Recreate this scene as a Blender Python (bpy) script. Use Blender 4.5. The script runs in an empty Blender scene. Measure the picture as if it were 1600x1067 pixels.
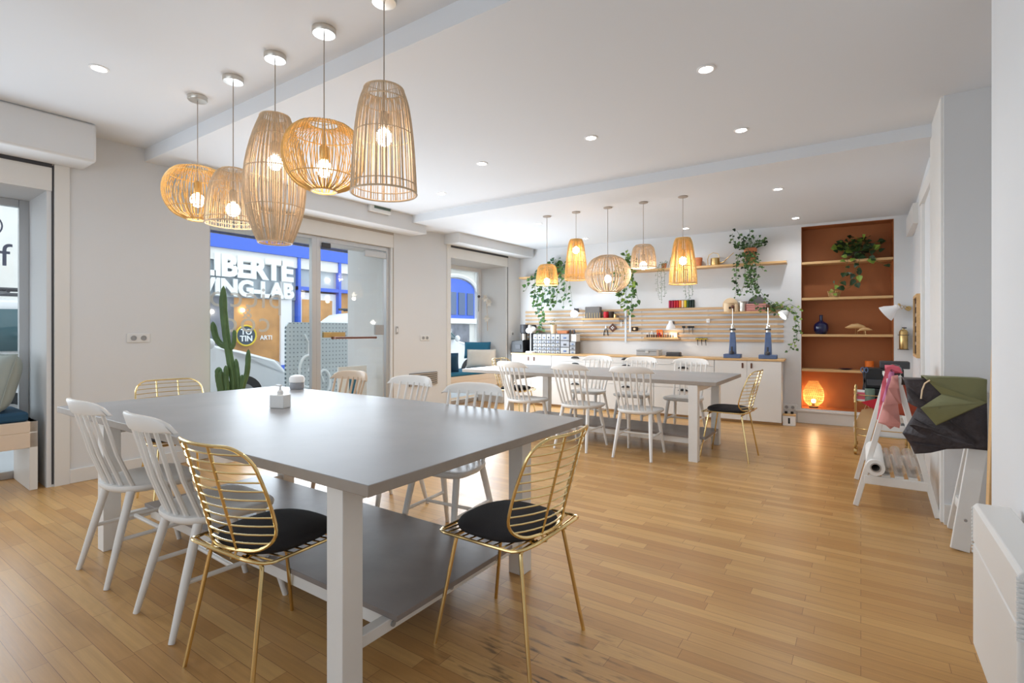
import bpy, bmesh, math, random
from mathutils import Vector, Matrix
from mathutils.geometry import tessellate_polygon
PI = math.pi
random.seed(7)
SC = bpy.context.scene
COL = SC.collection

# ---------------------------------------------------------------- camera, world, light, exposure
H = 1.25
FPX = 800.0
YAW = math.atan(545 / FPX)
cam_d = bpy.data.cameras.new('camera')
cam = bpy.data.objects.new('camera', cam_d)
COL.objects.link(cam)
cam.location = (0, 0, H)
cam.rotation_euler = (PI / 2, 0, YAW)
cam_d.sensor_width = 36.0
cam_d.lens = FPX / 1600 * 36
cam_d.shift_y = -16.5 / 1600
cam_d.clip_start = 0.05
SC.camera = cam

SC.view_settings.view_transform = 'Standard'
SC.view_settings.look = 'None'
SC.view_settings.gamma = 1
SC.view_settings.use_curve_mapping = False
SC.view_settings.exposure = 0.13

world = bpy.data.worlds.new('overcast_sky')
SC.world = world
world.use_nodes = True
wn = world.node_tree
bg = wn.nodes['Background']
bg.inputs['Color'].default_value = (0.86, 0.93, 1.0, 1)
bg.inputs['Strength'].default_value = 2.0


def area_light(name, loc, rot, sx, sy, power, color=(1, 1, 1)):
    d = bpy.data.lights.new(name, 'AREA')
    d.shape = 'RECTANGLE'
    d.size, d.size_y = sx, sy
    d.energy = power
    d.color = color
    o = bpy.data.objects.new(name, d)
    o.location = loc
    o.rotation_euler = rot
    COL.objects.link(o)
    return o


# daylight from the windows: the two facade bays and the glazed door
area_light('daylight_window_bay', (-5.37, 0.40, 1.45), (0, -PI / 2, 0), 1.6, 1.5, 26, (0.78, 0.89, 1))
area_light('daylight_glazed_door', (-5.24, 3.6, 1.12), (0, -PI / 2, 0), 1.7, 2.0, 74, (0.78, 0.89, 1))
area_light('daylight_far_bay', (-5.12, 6.62, 1.35), (0, -PI / 2, 0), 1.4, 1.25, 60, (0.78, 0.89, 1))
area_light('added_fill_behind', (-2.4, -2.35, 1.5), (PI / 2, 0, 0), 4.6, 2.2, 46, (0.78, 0.89, 1))  # added soft fill behind the camera; the wall there has no window


# ---------------------------------------------------------------- materials
def s2l(c):
    c /= 255.0
    return c / 12.92 if c <= 0.04045 else ((c + 0.055) / 1.055) ** 2.4


def rgb(r, g, b):
    return (s2l(r), s2l(g), s2l(b), 1)


def mat(name, col, rough=0.5, metal=0.0, var=0.0, vscale=8.0, bump=0.0, bscale=60.0, trans=0.0, emit=None, estr=0.0, alpha=1.0, stretch=None, ior=1.45, spec=0.5):
    m = bpy.data.materials.new(name)
    m.use_nodes = True
    nt = m.node_tree
    b = nt.nodes['Principled BSDF']
    b.inputs['Base Color'].default_value = col
    b.inputs['Roughness'].default_value = rough
    b.inputs['Metallic'].default_value = metal
    b.inputs['Transmission Weight'].default_value = trans
    b.inputs['IOR'].default_value = ior
    b.inputs['Alpha'].default_value = alpha
    b.inputs['Specular IOR Level'].default_value = spec
    if emit:
        b.inputs['Emission Color'].default_value = emit
        b.inputs['Emission Strength'].default_value = estr
    if var or bump:
        tc = nt.nodes.new('ShaderNodeTexCoord')
        mp = nt.nodes.new('ShaderNodeMapping')
        if stretch:
            mp.inputs['Scale'].default_value = stretch
        nt.links.new(tc.outputs['Object'], mp.inputs['Vector'])
    if var:
        n = nt.nodes.new('ShaderNodeTexNoise')
        n.inputs['Scale'].default_value = vscale
        n.inputs['Detail'].default_value = 5
        nt.links.new(mp.outputs[0], n.inputs['Vector'])
        r = nt.nodes.new('ShaderNodeMapRange')
        r.inputs['From Min'].default_value = 0.3
        r.inputs['From Max'].default_value = 0.7
        r.inputs['To Min'].default_value = 1 - var
        r.inputs['To Max'].default_value = 1 + var
        nt.links.new(n.outputs['Fac'], r.inputs['Value'])
        mx = nt.nodes.new('ShaderNodeVectorMath')
        mx.operation = 'SCALE'
        mx.inputs[0].default_value = col[:3]
        nt.links.new(r.outputs[0], mx.inputs['Scale'])
        nt.links.new(mx.outputs[0], b.inputs['Base Color'])
    if bump:
        n2 = nt.nodes.new('ShaderNodeTexNoise')
        n2.inputs['Scale'].default_value = bscale
        n2.inputs['Detail'].default_value = 4
        nt.links.new(mp.outputs[0], n2.inputs['Vector'])
        bp = nt.nodes.new('ShaderNodeBump')
        bp.inputs['Strength'].default_value = bump
        bp.inputs['Distance'].default_value = 0.01
        nt.links.new(n2.outputs['Fac'], bp.inputs['Height'])
        nt.links.new(bp.outputs[0], b.inputs['Normal'])
    return m


def floor_material():
    m = bpy.data.materials.new('oak_parquet')
    m.use_nodes = True
    nt = m.node_tree
    b = nt.nodes['Principled BSDF']
    L = nt.links.new
    N = nt.nodes.new
    tc = N('ShaderNodeTexCoord')
    br = N('ShaderNodeTexBrick')
    br.offset = 0.37
    br.offset_frequency = 2
    br.squash = 0.75
    br.squash_frequency = 3
    br.inputs['Scale'].default_value = 1
    br.inputs['Brick Width'].default_value = 0.58
    br.inputs['Row Height'].default_value = 0.068
    br.inputs['Mortar Size'].default_value = 0.0009
    br.inputs['Mortar Smooth'].default_value = 0.1
    br.inputs['Color1'].default_value = rgb(206, 162, 102)
    br.inputs['Color2'].default_value = rgb(182, 134, 78)
    br.inputs['Mortar'].default_value = rgb(128, 88, 52)
    L(tc.outputs['Object'], br.inputs['Vector'])
    mp = N('ShaderNodeMapping')
    mp.inputs['Scale'].default_value = (1.2, 26, 1)
    L(tc.outputs['Object'], mp.inputs['Vector'])
    g = N('ShaderNodeTexNoise')
    g.inputs['Scale'].default_value = 2.2
    g.inputs['Detail'].default_value = 8
    g.inputs['Roughness'].default_value = 0.65
    L(mp.outputs[0], g.inputs['Vector'])
    gr = N('ShaderNodeMapRange')
    gr.inputs['From Min'].default_value = 0.3
    gr.inputs['From Max'].default_value = 0.7
    gr.inputs['To Min'].default_value = 0.86
    gr.inputs['To Max'].default_value = 1.1
    L(g.outputs['Fac'], gr.inputs['Value'])
    big = N('ShaderNodeTexNoise')
    big.inputs['Scale'].default_value = 1.1
    big.inputs['Detail'].default_value = 3
    L(tc.outputs['Object'], big.inputs['Vector'])
    bgr = N('ShaderNodeMapRange')
    bgr.inputs['From Min'].default_value = 0.3
    bgr.inputs['From Max'].default_value = 0.7
    bgr.inputs['To Min'].default_value = 0.9
    bgr.inputs['To Max'].default_value = 1.06
    L(big.outputs['Fac'], bgr.inputs['Value'])
    mul = N('ShaderNodeMath')
    mul.operation = 'MULTIPLY'
    L(gr.outputs[0], mul.inputs[0])
    L(bgr.outputs[0], mul.inputs[1])
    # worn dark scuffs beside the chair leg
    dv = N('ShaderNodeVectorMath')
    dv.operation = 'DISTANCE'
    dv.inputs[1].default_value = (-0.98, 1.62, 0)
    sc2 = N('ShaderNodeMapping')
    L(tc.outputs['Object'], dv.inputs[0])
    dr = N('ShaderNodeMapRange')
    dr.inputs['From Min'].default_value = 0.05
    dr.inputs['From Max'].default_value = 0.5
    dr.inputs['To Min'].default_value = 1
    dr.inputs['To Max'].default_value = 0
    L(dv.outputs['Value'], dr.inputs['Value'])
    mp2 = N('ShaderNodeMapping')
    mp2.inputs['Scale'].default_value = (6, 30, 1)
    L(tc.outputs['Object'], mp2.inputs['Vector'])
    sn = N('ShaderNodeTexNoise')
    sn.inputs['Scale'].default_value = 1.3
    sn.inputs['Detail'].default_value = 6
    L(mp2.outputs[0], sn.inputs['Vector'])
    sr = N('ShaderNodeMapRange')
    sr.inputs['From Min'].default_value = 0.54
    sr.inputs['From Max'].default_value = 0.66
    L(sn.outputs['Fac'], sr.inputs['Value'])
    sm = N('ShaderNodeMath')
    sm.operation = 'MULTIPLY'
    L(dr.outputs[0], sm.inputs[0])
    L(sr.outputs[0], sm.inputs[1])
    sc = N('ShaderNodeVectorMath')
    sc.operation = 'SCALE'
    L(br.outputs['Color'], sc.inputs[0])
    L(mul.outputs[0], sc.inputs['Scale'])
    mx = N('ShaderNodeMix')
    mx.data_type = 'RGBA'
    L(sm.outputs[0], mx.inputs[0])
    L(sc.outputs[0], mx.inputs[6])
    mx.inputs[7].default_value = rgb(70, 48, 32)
    L(mx.outputs[2], b.inputs['Base Color'])
    rr = N('ShaderNodeMapRange')
    rr.inputs['To Min'].default_value = 0.24
    rr.inputs['To Max'].default_value = 0.42
    L(g.outputs['Fac'], rr.inputs['Value'])
    L(rr.outputs[0], b.inputs['Roughness'])
    bp = N('ShaderNodeBump')
    bp.inputs['Strength'].default_value = 0.12
    bp.inputs['Distance'].default_value = 0.002
    L(g.outputs['Fac'], bp.inputs['Height'])
    L(bp.outputs[0], b.inputs['Normal'])
    return m


def perforated_material():
    m = bpy.data.materials.new('perforated_sheet')
    m.use_nodes = True
    nt = m.node_tree
    b = nt.nodes['Principled BSDF']
    L = nt.links.new
    N = nt.nodes.new
    tc = N('ShaderNodeTexCoord')
    v = N('ShaderNodeTexVoronoi')
    v.inputs['Scale'].default_value = 15
    v.inputs['Randomness'].default_value = 0
    L(tc.outputs['Object'], v.inputs['Vector'])
    r = N('ShaderNodeMapRange')
    r.inputs['From Min'].default_value = 0.28
    r.inputs['From Max'].default_value = 0.38
    L(v.outputs['Distance'], r.inputs['Value'])
    mx = N('ShaderNodeMix')
    mx.data_type = 'RGBA'
    mx.inputs[6].default_value = rgb(70, 90, 100)
    mx.inputs[7].default_value = rgb(205, 215, 218)
    L(r.outputs[0], mx.inputs[0])
    L(mx.outputs[2], b.inputs['Base Color'])
    b.inputs['Roughness'].default_value = 0.5
    return m


M = {}
M['wall'] = mat('white_wall_paint', rgb(222, 223, 224), 0.65, var=0.012, vscale=1.5, bump=0.02, bscale=40)
M['ceil'] = mat('white_ceiling_paint', rgb(224, 227, 231), 0.8)
M['trim'] = mat('white_satin_paint', rgb(228, 226, 222), 0.4)
M['floor'] = floor_material()
M['grey_top'] = mat('waxed_grey_top', rgb(152, 152, 153), 0.42, var=0.06, vscale=3.5, bump=0.03, bscale=12, spec=0.3)
M['edge'] = mat('raw_table_edge', rgb(158, 148, 138), 0.55, var=0.06, vscale=10)
M['shelf_grey'] = mat('worn_grey_shelf', rgb(140, 132, 128), 0.4, var=0.1, vscale=6, bump=0.05, bscale=20)
M['white_wood'] = mat('white_painted_wood', rgb(232, 230, 226), 0.38, var=0.015, vscale=12)
M['beige_wood'] = mat('beige_painted_wood', rgb(208, 186, 162), 0.45, var=0.03, vscale=12)
M['gold'] = mat('brass_wire', (0.80, 0.62, 0.30, 1), 0.2, 1.0)
M['brass'] = mat('old_brass', (0.62, 0.44, 0.19, 1), 0.3, 1.0)
M['steel'] = mat('brushed_steel', (0.62, 0.58, 0.52, 1), 0.28, 1.0)
M['alu'] = mat('grey_aluminium', (0.55, 0.56, 0.57, 1), 0.4, 0.8)
M['black_fab'] = mat('black_fabric', rgb(38, 36, 38), 0.85, bump=0.3, bscale=300)
M['black'] = mat('black_plastic', rgb(28, 28, 30), 0.4)
M['dark'] = mat('dark_grey_plastic', rgb(62, 62, 66), 0.5)
M['rattan'] = mat('golden_rattan', rgb(228, 184, 112), 0.5, var=0.12, vscale=30)
M['rattan_p'] = mat('pale_rattan', rgb(214, 188, 156), 0.5, var=0.12, vscale=30)
M['cord'] = mat('grey_beige_cord', rgb(170, 160, 150), 0.7)
M['bulb'] = mat('lit_bulb', (1, 0.95, 0.88, 1), 0.3, emit=(1, 0.88, 0.7, 1), estr=14)
M['spot'] = mat('lit_downlight_lens', (1, 1, 1, 1), 0.3, emit=(1, 0.97, 0.92, 1), estr=25)
M['warm'] = mat('lit_warm_bulb', (1, 0.9, 0.7, 1), 0.3, emit=(1, 0.75, 0.42, 1), estr=30)
M['oak'] = mat('light_oak', rgb(212, 172, 120), 0.45, var=0.08, vscale=5, stretch=(1, 14, 14))
M['slat'] = mat('oak_slat', rgb(200, 168, 130), 0.5, var=0.08, vscale=4, stretch=(1, 14, 14))
M['terra'] = mat('terracotta_paint', rgb(166, 101, 56), 0.6, var=0.02, vscale=2)
M['clay'] = mat('clay_pot', rgb(190, 118, 78), 0.8, var=0.08, vscale=10)
M['leaf'] = mat('green_leaf', rgb(74, 108, 52), 0.45, var=0.25, vscale=14)
M['leaf_d'] = mat('dark_leaf', rgb(40, 62, 34), 0.4, var=0.25, vscale=14)
M['leaf_l'] = mat('light_leaf', rgb(126, 150, 62), 0.45, var=0.25, vscale=14)
M['leaf_b'] = mat('blue_green_leaf', rgb(84, 116, 90), 0.45, var=0.25, vscale=14)
M['cactus'] = mat('cactus_skin', rgb(84, 112, 70), 0.6, var=0.2, vscale=9)
M['leather'] = mat('dark_brown_leather', rgb(58, 50, 52), 0.42, var=0.25, vscale=9, bump=0.5, bscale=45)
M['green_leather'] = mat('olive_leather', rgb(122, 122, 84), 0.5, var=0.05, vscale=6, bump=0.1, bscale=60)
M['pink'] = mat('pink_leather', rgb(212, 146, 138), 0.6, var=0.05, vscale=9)
M['pink2'] = mat('rose_leather', rgb(214, 96, 112), 0.6, var=0.05, vscale=9)
M['red'] = mat('red_cloth', rgb(186, 28, 48), 0.6)
M['mauve'] = mat('mauve_leather', rgb(196, 120, 160), 0.6)
M['blue_cush'] = mat('petrol_blue_fabric', rgb(40, 78, 106), 0.85, bump=0.2, bscale=200)
M['teal'] = mat('teal_fabric', rgb(44, 112, 142), 0.85, bump=0.2, bscale=200)
M['grey_cush'] = mat('grey_green_fabric', rgb(164, 172, 166), 0.85, var=0.04, bump=0.2, bscale=200)
M['white_cush'] = mat('ivory_fabric', rgb(232, 224, 212), 0.85, var=0.03, bump=0.2, bscale=200)
M['tan'] = mat('pale_tan_board', rgb(226, 208, 188), 0.6)
M['navy'] = mat('navy_glass', rgb(16, 24, 66), 0.12, spec=0.8)
M['blue_paint'] = mat('blue_shopfront_paint', rgb(70, 108, 214), 0.5)
M['cream'] = mat('pale_stone', rgb(232, 230, 224), 0.8, var=0.03, vscale=3)
M['asphalt'] = mat('street_asphalt', rgb(120, 122, 126), 0.9, var=0.08, vscale=6)
M['pavement'] = mat('pavement_stone', rgb(176, 178, 180), 0.9, var=0.05, vscale=3)
M['car'] = mat('white_car_paint', rgb(232, 234, 236), 0.15)
M['car_glass'] = mat('tinted_car_glass', rgb(60, 96, 104), 0.08)
M['tyre'] = mat('tyre_rubber', rgb(40, 42, 44), 0.8)
M['shopglass'] = mat('dark_shop_glass', rgb(172, 182, 190), 0.2)
M['shopwood'] = mat('amber_shop_interior', rgb(206, 152, 92), 0.5, var=0.2, vscale=2)
M['shopdark'] = mat('shop_interior_shade', rgb(128, 130, 140), 0.5, var=0.25, vscale=3)
M['plain_white'] = mat('plain_white', rgb(240, 240, 240), 0.5)
M['letters'] = mat('white_letter_vinyl', rgb(244, 248, 248), 0.5)
M['frost'] = mat('pale_glass_vinyl', rgb(236, 228, 222), 0.6, alpha=0.5)
M['grey_letter'] = mat('grey_glass_vinyl', rgb(120, 128, 150), 0.6)
M['navy_sign'] = mat('slate_sign', rgb(62, 78, 92), 0.5)
M['yellow'] = mat('yellow_plastic', rgb(226, 196, 40), 0.5)
M['red_p'] = mat('red_thread', rgb(190, 28, 40), 0.6)
M['crimson'] = mat('crimson_thread', rgb(170, 34, 70), 0.6)
M['orange'] = mat('orange_thread', rgb(232, 120, 40), 0.6)
M['green_t'] = mat('green_thread', rgb(52, 84, 50), 0.6)
M['dgreen_t'] = mat('dark_green_thread', rgb(34, 48, 40), 0.6)
M['cream_t'] = mat('cream_thread', rgb(232, 206, 170), 0.6)
M['blue_tool'] = mat('steel_blue_enamel', rgb(84, 104, 142), 0.45)
M['felt'] = mat('grey_felt', rgb(116, 114, 112), 0.9)
M['brownleather'] = mat('brown_leather', rgb(96, 60, 44), 0.6)
M['paper'] = mat('white_paper', rgb(238, 236, 232), 0.7)
M['kraft'] = mat('kraft_paper', rgb(212, 176, 130), 0.8)
M['grey_box'] = mat('grey_storage_plastic', rgb(158, 160, 166), 0.35, var=0.15, vscale=20)
M['grey_metal'] = mat('light_grey_metal', rgb(166, 166, 166), 0.4, 0.3)
M['outlet'] = mat('white_plastic', rgb(226, 226, 224), 0.35)
M['pebble'] = mat('sage_green_ceramic', rgb(110, 130, 116), 0.6)
M['rust'] = mat('rust_red_leather', rgb(150, 62, 36), 0.6)
M['soil'] = mat('potting_soil', rgb(54, 40, 30), 0.95)
M['shutter'] = mat('taupe_shutter', rgb(176, 166, 154), 0.6)
M['perf'] = perforated_material()


def glass(name, tint=(0.97, 0.99, 0.99, 1), refl=0.07):
    m = bpy.data.materials.new(name)
    m.use_nodes = True
    nt = m.node_tree
    nt.nodes.clear()
    o = nt.nodes.new('ShaderNodeOutputMaterial')
    t = nt.nodes.new('ShaderNodeBsdfTransparent')
    t.inputs[0].default_value = tint
    g = nt.nodes.new('ShaderNodeBsdfGlossy')
    g.inputs['Roughness'].default_value = 0.02
    f = nt.nodes.new('ShaderNodeLayerWeight')
    pw = nt.nodes.new('ShaderNodeMath')
    pw.operation = 'POWER'
    pw.inputs[1].default_value = 4
    nt.links.new(f.outputs['Facing'], pw.inputs[0])
    ml = nt.nodes.new('ShaderNodeMath')
    ml.operation = 'MULTIPLY_ADD'
    ml.inputs[1].default_value = 0.6
    ml.inputs[2].default_value = 0.03
    nt.links.new(pw.outputs[0], ml.inputs[0])
    mx = nt.nodes.new('ShaderNodeMixShader')
    nt.links.new(ml.outputs[0], mx.inputs[0])
    nt.links.new(t.outputs[0], mx.inputs[1])
    nt.links.new(g.outputs[0], mx.inputs[2])
    nt.links.new(mx.outputs[0], o.inputs['Surface'])
    return m


M['glass'] = glass('window_glass')
M['film'] = mat('clear_plastic_film', rgb(222, 210, 198), 0.12, alpha=0.35)


# ---------------------------------------------------------------- mesh builder
class MB:
    def __init__(s):
        s.v = []
        s.f = []
        s.m = []
        s.cur = 0
        s.X = Matrix.Identity(4)

    def use(s, i):
        s.cur = i
        return s

    def add(s, vs, fs):
        n = len(s.v)
        s.v += [tuple(s.X @ Vector(p)) for p in vs]
        s.f += [tuple(i + n for i in f) for f in fs]
        s.m += [s.cur] * len(fs)

    def box(s, x0, y0, z0, x1, y1, z1):
        if x0 > x1: x0, x1 = x1, x0
        if y0 > y1: y0, y1 = y1, y0
        if z0 > z1: z0, z1 = z1, z0
        s.add([(x0, y0, z0), (x1, y0, z0), (x1, y1, z0), (x0, y1, z0), (x0, y0, z1), (x1, y0, z1), (x1, y1, z1), (x0, y1, z1)],
              [(0, 3, 2, 1), (4, 5, 6, 7), (0, 1, 5, 4), (1, 2, 6, 5), (2, 3, 7, 6), (3, 0, 4, 7)])
        return s

    def beam(s, p0, p1, w, t, up=(0, 0, 1)):
        """rectangular bar from p0 to p1, width w along side axis, thickness t"""
        p0, p1 = Vector(p0), Vector(p1)
        d = (p1 - p0).normalized()
        u = Vector(up)
        a = d.cross(u)
        if a.length < 1e-4: a = d.cross(Vector((1, 0, 0)))
        a.normalize()
        b = a.cross(d).normalized()
        vs = []
        for p in (p0, p1):
            for (i, j) in ((-1, -1), (1, -1), (1, 1), (-1, 1)):
                vs.append(p + a * (w / 2 * i) + b * (t / 2 * j))
        s.add(vs, [(0, 3, 2, 1), (4, 5, 6, 7), (0, 1, 5, 4), (1, 2, 6, 5), (2, 3, 7, 6), (3, 0, 4, 7)])
        return s

    def tube(s, pts, r, seg=6, closed=False, caps=True):
        pts = [Vector(p) for p in pts]
        n = len(pts)
        rs = r if isinstance(r, (list, tuple)) else [r] * n
        tang = []
        for i in range(n):
            if closed:
                t = pts[(i + 1) % n] - pts[i - 1]
            else:
                t = pts[min(i + 1, n - 1)] - pts[max(i - 1, 0)]
            if t.length < 1e-9: t = Vector((0, 0, 1))
            tang.append(t.normalized())
        a = tang[0].cross(Vector((0, 0, 1)))
        if a.length < 1e-3: a = tang[0].cross(Vector((1, 0, 0)))
        a.normalize()
        vs = []
        for i in range(n):
            if i:
                ax = tang[i - 1].cross(tang[i])
                if ax.length > 1e-6:
                    a = Matrix.Rotation(tang[i - 1].angle(tang[i]), 3, ax.normalized()) @ a
                a = (a - tang[i] * a.dot(tang[i])).normalized()
            b = tang[i].cross(a)
            for k in range(seg):
                an = 2 * PI * k / seg
                vs.append(pts[i] + (a * math.cos(an) + b * math.sin(an)) * rs[i])
        fs = []
        for i in range(n if closed else n - 1):
            j = (i + 1) % n
            for k in range(seg):
                l = (k + 1) % seg
                fs.append((i * seg + k, i * seg + l, j * seg + l, j * seg + k))
        if caps and not closed:
            fs.append(tuple(range(seg - 1, -1, -1)))
            fs.append(tuple((n - 1) * seg + k for k in range(seg)))
        s.add(vs, fs)
        return s

    def cyl(s, p0, p1, r0, r1=None, seg=16):
        return s.tube([p0, p1], [r0, r0 if r1 is None else r1], seg)

    def lathe(s, prof, c=(0, 0, 0), seg=24, cap0=True, cap1=True):
        vs, fs = [], []
        for (r, z) in prof:
            for k in range(seg):
                a = 2 * PI * k / seg
                vs.append((c[0] + r * math.cos(a), c[1] + r * math.sin(a), c[2] + z))
        for i in range(len(prof) - 1):
            for k in range(seg):
                l = (k + 1) % seg
                fs.append((i * seg + k, i * seg + l, (i + 1) * seg + l, (i + 1) * seg + k))
        if cap0: fs.append(tuple(range(seg - 1, -1, -1)))
        if cap1: fs.append(tuple((len(prof) - 1) * seg + k for k in range(seg)))
        s.add(vs, fs)
        return s

    def sphere(s, c, r, sx=1, sy=1, sz=1, seg=16, rings=10):
        prof = []
        vs, fs = [], []
        for i in range(rings + 1):
            t = PI * i / rings
            for k in range(seg):
                a = 2 * PI * k / seg
                vs.append((c[0] + r * sx * math.sin(t) * math.cos(a), c[1] + r * sy * math.sin(t) * math.sin(a), c[2] - r * sz * math.cos(t)))
        for i in range(rings):
            for k in range(seg):
                l = (k + 1) % seg
                fs.append((i * seg + k, i * seg + l, (i + 1) * seg + l, (i + 1) * seg + k))
        s.add(vs, fs)
        return s

    def prism(s, poly, z0, z1, axis='z'):
        n = len(poly)
        def P(a, b, c):
            return {'z': (a, b, c), 'y': (a, c, b), 'x': (c, a, b)}[axis]
        vs = [P(p[0], p[1], z0) for p in poly] + [P(p[0], p[1], z1) for p in poly]
        fs = [tuple(range(n - 1, -1, -1)), tuple(range(n, 2 * n))]
        for i in range(n):
            j = (i + 1) % n
            fs.append((i, j, n + j, n + i))
        s.add(vs, fs)
        return s

    def loft(s, rings, cap=True, closed=True):
        m = len(rings[0])
        vs = [p for r in rings for p in r]
        fs = []
        for i in range(len(rings) - 1):
            for k in range(m if closed else m - 1):
                l = (k + 1) % m
                fs.append((i * m + k, i * m + l, (i + 1) * m + l, (i + 1) * m + k))
        if cap:
            fs.append(tuple(range(m - 1, -1, -1)))
            fs.append(tuple((len(rings) - 1) * m + k for k in range(m)))
        s.add(vs, fs)
        return s

    def leaf(s, p, d, n, L, W):
        """heart-shaped, slightly folded leaf of length L, width W starting at p along d with normal n"""
        p, d, n = Vector(p), Vector(d).normalized(), Vector(n)
        w = d.cross(n)
        if w.length < 1e-3: w = d.cross(Vector((0.3, 0.8, 0.2)))
        w.normalize()
        n = w.cross(d).normalized()
        A = p
        pts = [A, A + d * L * .18 + w * W * .48 + n * L * .06, A + d * L * .5 + w * W * .44 + n * L * .05, A + d * L - n * L * .12,
               A + d * L * .5 - w * W * .44 + n * L * .05, A + d * L * .18 - w * W * .48 + n * L * .06, A + d * L * .5]
        s.add(pts, [(0, 1, 2, 6), (6, 2, 3), (0, 6, 4, 5), (6, 3, 4)])
        return s

    def build(s, name, mats, parent=None, smooth=35, bevel=0.0, bseg=2, frame=None, recalc=True):
        me = bpy.data.meshes.new(name)
        me.from_pydata(s.v, [], s.f)
        if not isinstance(mats, (list, tuple)): mats = [mats]
        for m in mats: me.materials.append(m)
        for p, i in zip(me.polygons, s.m): p.material_index = i
        bm = bmesh.new()
        bm.from_mesh(me)
        if recalc: bmesh.ops.recalc_face_normals(bm, faces=bm.faces)
        if smooth:
            lim = math.radians(smooth)
            for f in bm.faces: f.smooth = True
            for e in bm.edges:
                if len(e.link_faces) == 2 and e.calc_face_angle(0) > lim: e.smooth = False
        bm.to_mesh(me)
        bm.free()
        o = bpy.data.objects.new(name, me)
        COL.objects.link(o)
        if bevel:
            b = o.modifiers.new('bevel', 'BEVEL')
            b.width = bevel
            b.segments = bseg
            b.limit_method = 'ANGLE'
            b.angle_limit = math.radians(40)
            b.harden_normals = False
        if parent is not None: o.parent = parent
        if frame is not None: o.matrix_world = frame
        return o


# ---------------------------------------------------------------- frames
FA = -math.atan(0.0405)
MF = Matrix.Translation((-5.4167, 0, 0)) @ Matrix.Rotation(FA, 4, 'Z')       # facade: local x = into the room, y = along it
BA = math.atan(0.054)
MBK = Matrix.Translation((0, 8.031, 0)) @ Matrix.Rotation(BA, 4, 'Z')         # back wall: local x = along it, -y = into the room


def fp(o, y, z=0): return MF @ Vector((o, y, z))
def bp_(x, o, z=0): return MBK @ Vector((x / math.cos(BA), -o, z))


def struct(mb, name, m, frame=None, bevel=0.0):
    o = mb.build(name, m, frame=frame, bevel=bevel)
    o['kind'] = 'structure'
    return o


def thing(name, label, cat, loc=(0, 0, 0), rz=0.0, group=None):
    o = bpy.data.objects.new(name, None)
    COL.objects.link(o)
    o.empty_display_size = 0.1
    o.location = loc
    o.rotation_euler = (0, 0, rz)
    o['label'] = label
    o['category'] = cat
    if group: o['group'] = group
    return o


def tag(o, label, cat, group=None, kind=None):
    o['label'] = label
    o['category'] = cat
    if group: o['group'] = group
    if kind: o['kind'] = kind
    return o


def place(o, loc, rz=0.0):
    o.location = loc
    o.rotation_euler = (0, 0, rz)
    return o


def dup(root, loc, rz, label, group=None):
    def cp(o, par):
        c = o.copy()
        COL.objects.link(c)
        if par is not None:
            c.parent = par
        for ch in kids[o.name]: cp(ch, c)
        return c
    kids = {}
    def walk(o):
        kids[o.name] = list(o.children)
        for ch in o.children: walk(ch)
    walk(root)
    r = cp(root, None)
    r.location = loc
    r.rotation_euler = (0, 0, rz)
    r['label'] = label
    if group: r['group'] = group
    elif 'group' in r and group == '': del r['group']
    return r


def text_mesh(body, size, depth=0.004, off=0.0, spacing=1.0):
    cu = bpy.data.curves.new('lettering', 'FONT')
    cu.body = body
    cu.size = size
    cu.extrude = depth
    cu.offset = off
    cu.space_character = spacing
    cu.align_x = 'CENTER'
    cu.resolution_u = 3
    t = bpy.data.objects.new('lettering_source', cu)
    COL.objects.link(t)
    dg = bpy.context.evaluated_depsgraph_get()
    me = bpy.data.meshes.new_from_object(t.evaluated_get(dg))
    bpy.data.objects.remove(t)
    return me


def lettering(name, body, size, m, Mx, parent=None, depth=0.004, off=0.0, spacing=1.0):
    me = text_mesh(body, size, depth, off, spacing)
    me.materials.clear()
    me.materials.append(m)
    me.transform(Mx)
    o = bpy.data.objects.new(name, me)
    COL.objects.link(o)
    if parent is not None: o.parent = parent
    return o


# ---------------------------------------------------------------- the room shell
ZC1, ZC2, ZC3 = 2.89, 2.775, 2.70       # ceiling: near, middle, back
struct(MB().box(-6.3, -3, -0.12, 2, 8.7, 0), 'floor', M['floor'])
c = MB()
c.box(-6.4, -3, ZC1, 2, 1.95, ZC1 + .25)
c.box(-6.4, 1.95, ZC2, 2, 4.85, ZC1 + .25)
c.box(-6.4, 4.85, ZC3 - .02, 2, 5.42, ZC1 + .25)
c.box(-6.4, 5.42, ZC3, 2, 8.9, ZC1 + .25)
struct(c, 'ceiling', M['ceil'])

# facade wall with three deep openings
W1 = (-0.55, 1.285)
DR = (2.50, 4.78)
W3 = (5.93, 7.335)
TH = 0.64
w = MB()
for (a, b) in ((-3.05, W1[0]), (W1[1], DR[0]), (DR[1], W3[0]), (W3[1], 8.2)):
    w.box(-TH, a, 0, 0, b, 2.9)
for (a, b) in (W1, DR, W3):
    w.box(-TH, a, 2.37, 0, b, 2.9)
struct(w, 'wall_left', M['wall'], MF)
# deeper outside reveal beside the glazed door
t = MB()
t.box(-0.95, DR[1], -0.1, -TH, DR[1] + .3, 2.9)
struct(t, 'trim_1', M['wall'], MF)
# soffit boxes over the openings
s1 = MB(); s1.box(0, -2.9, 2.585, 0.34, 1.52, 2.889)
struct(s1, 'trim_2', M['wall'], MF, bevel=0.02)
s2 = MB(); s2.box(0, 2.2, 2.57, 0.32, 5.13, 2.889)
struct(s2, 'trim_3', M['wall'], MF, bevel=0.008)
s3 = MB(); s3.box(0, 5.80, 2.555, 0.3, 7.75, 2.72)
struct(s3, 'trim_4', M['wall'], MF)
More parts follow.
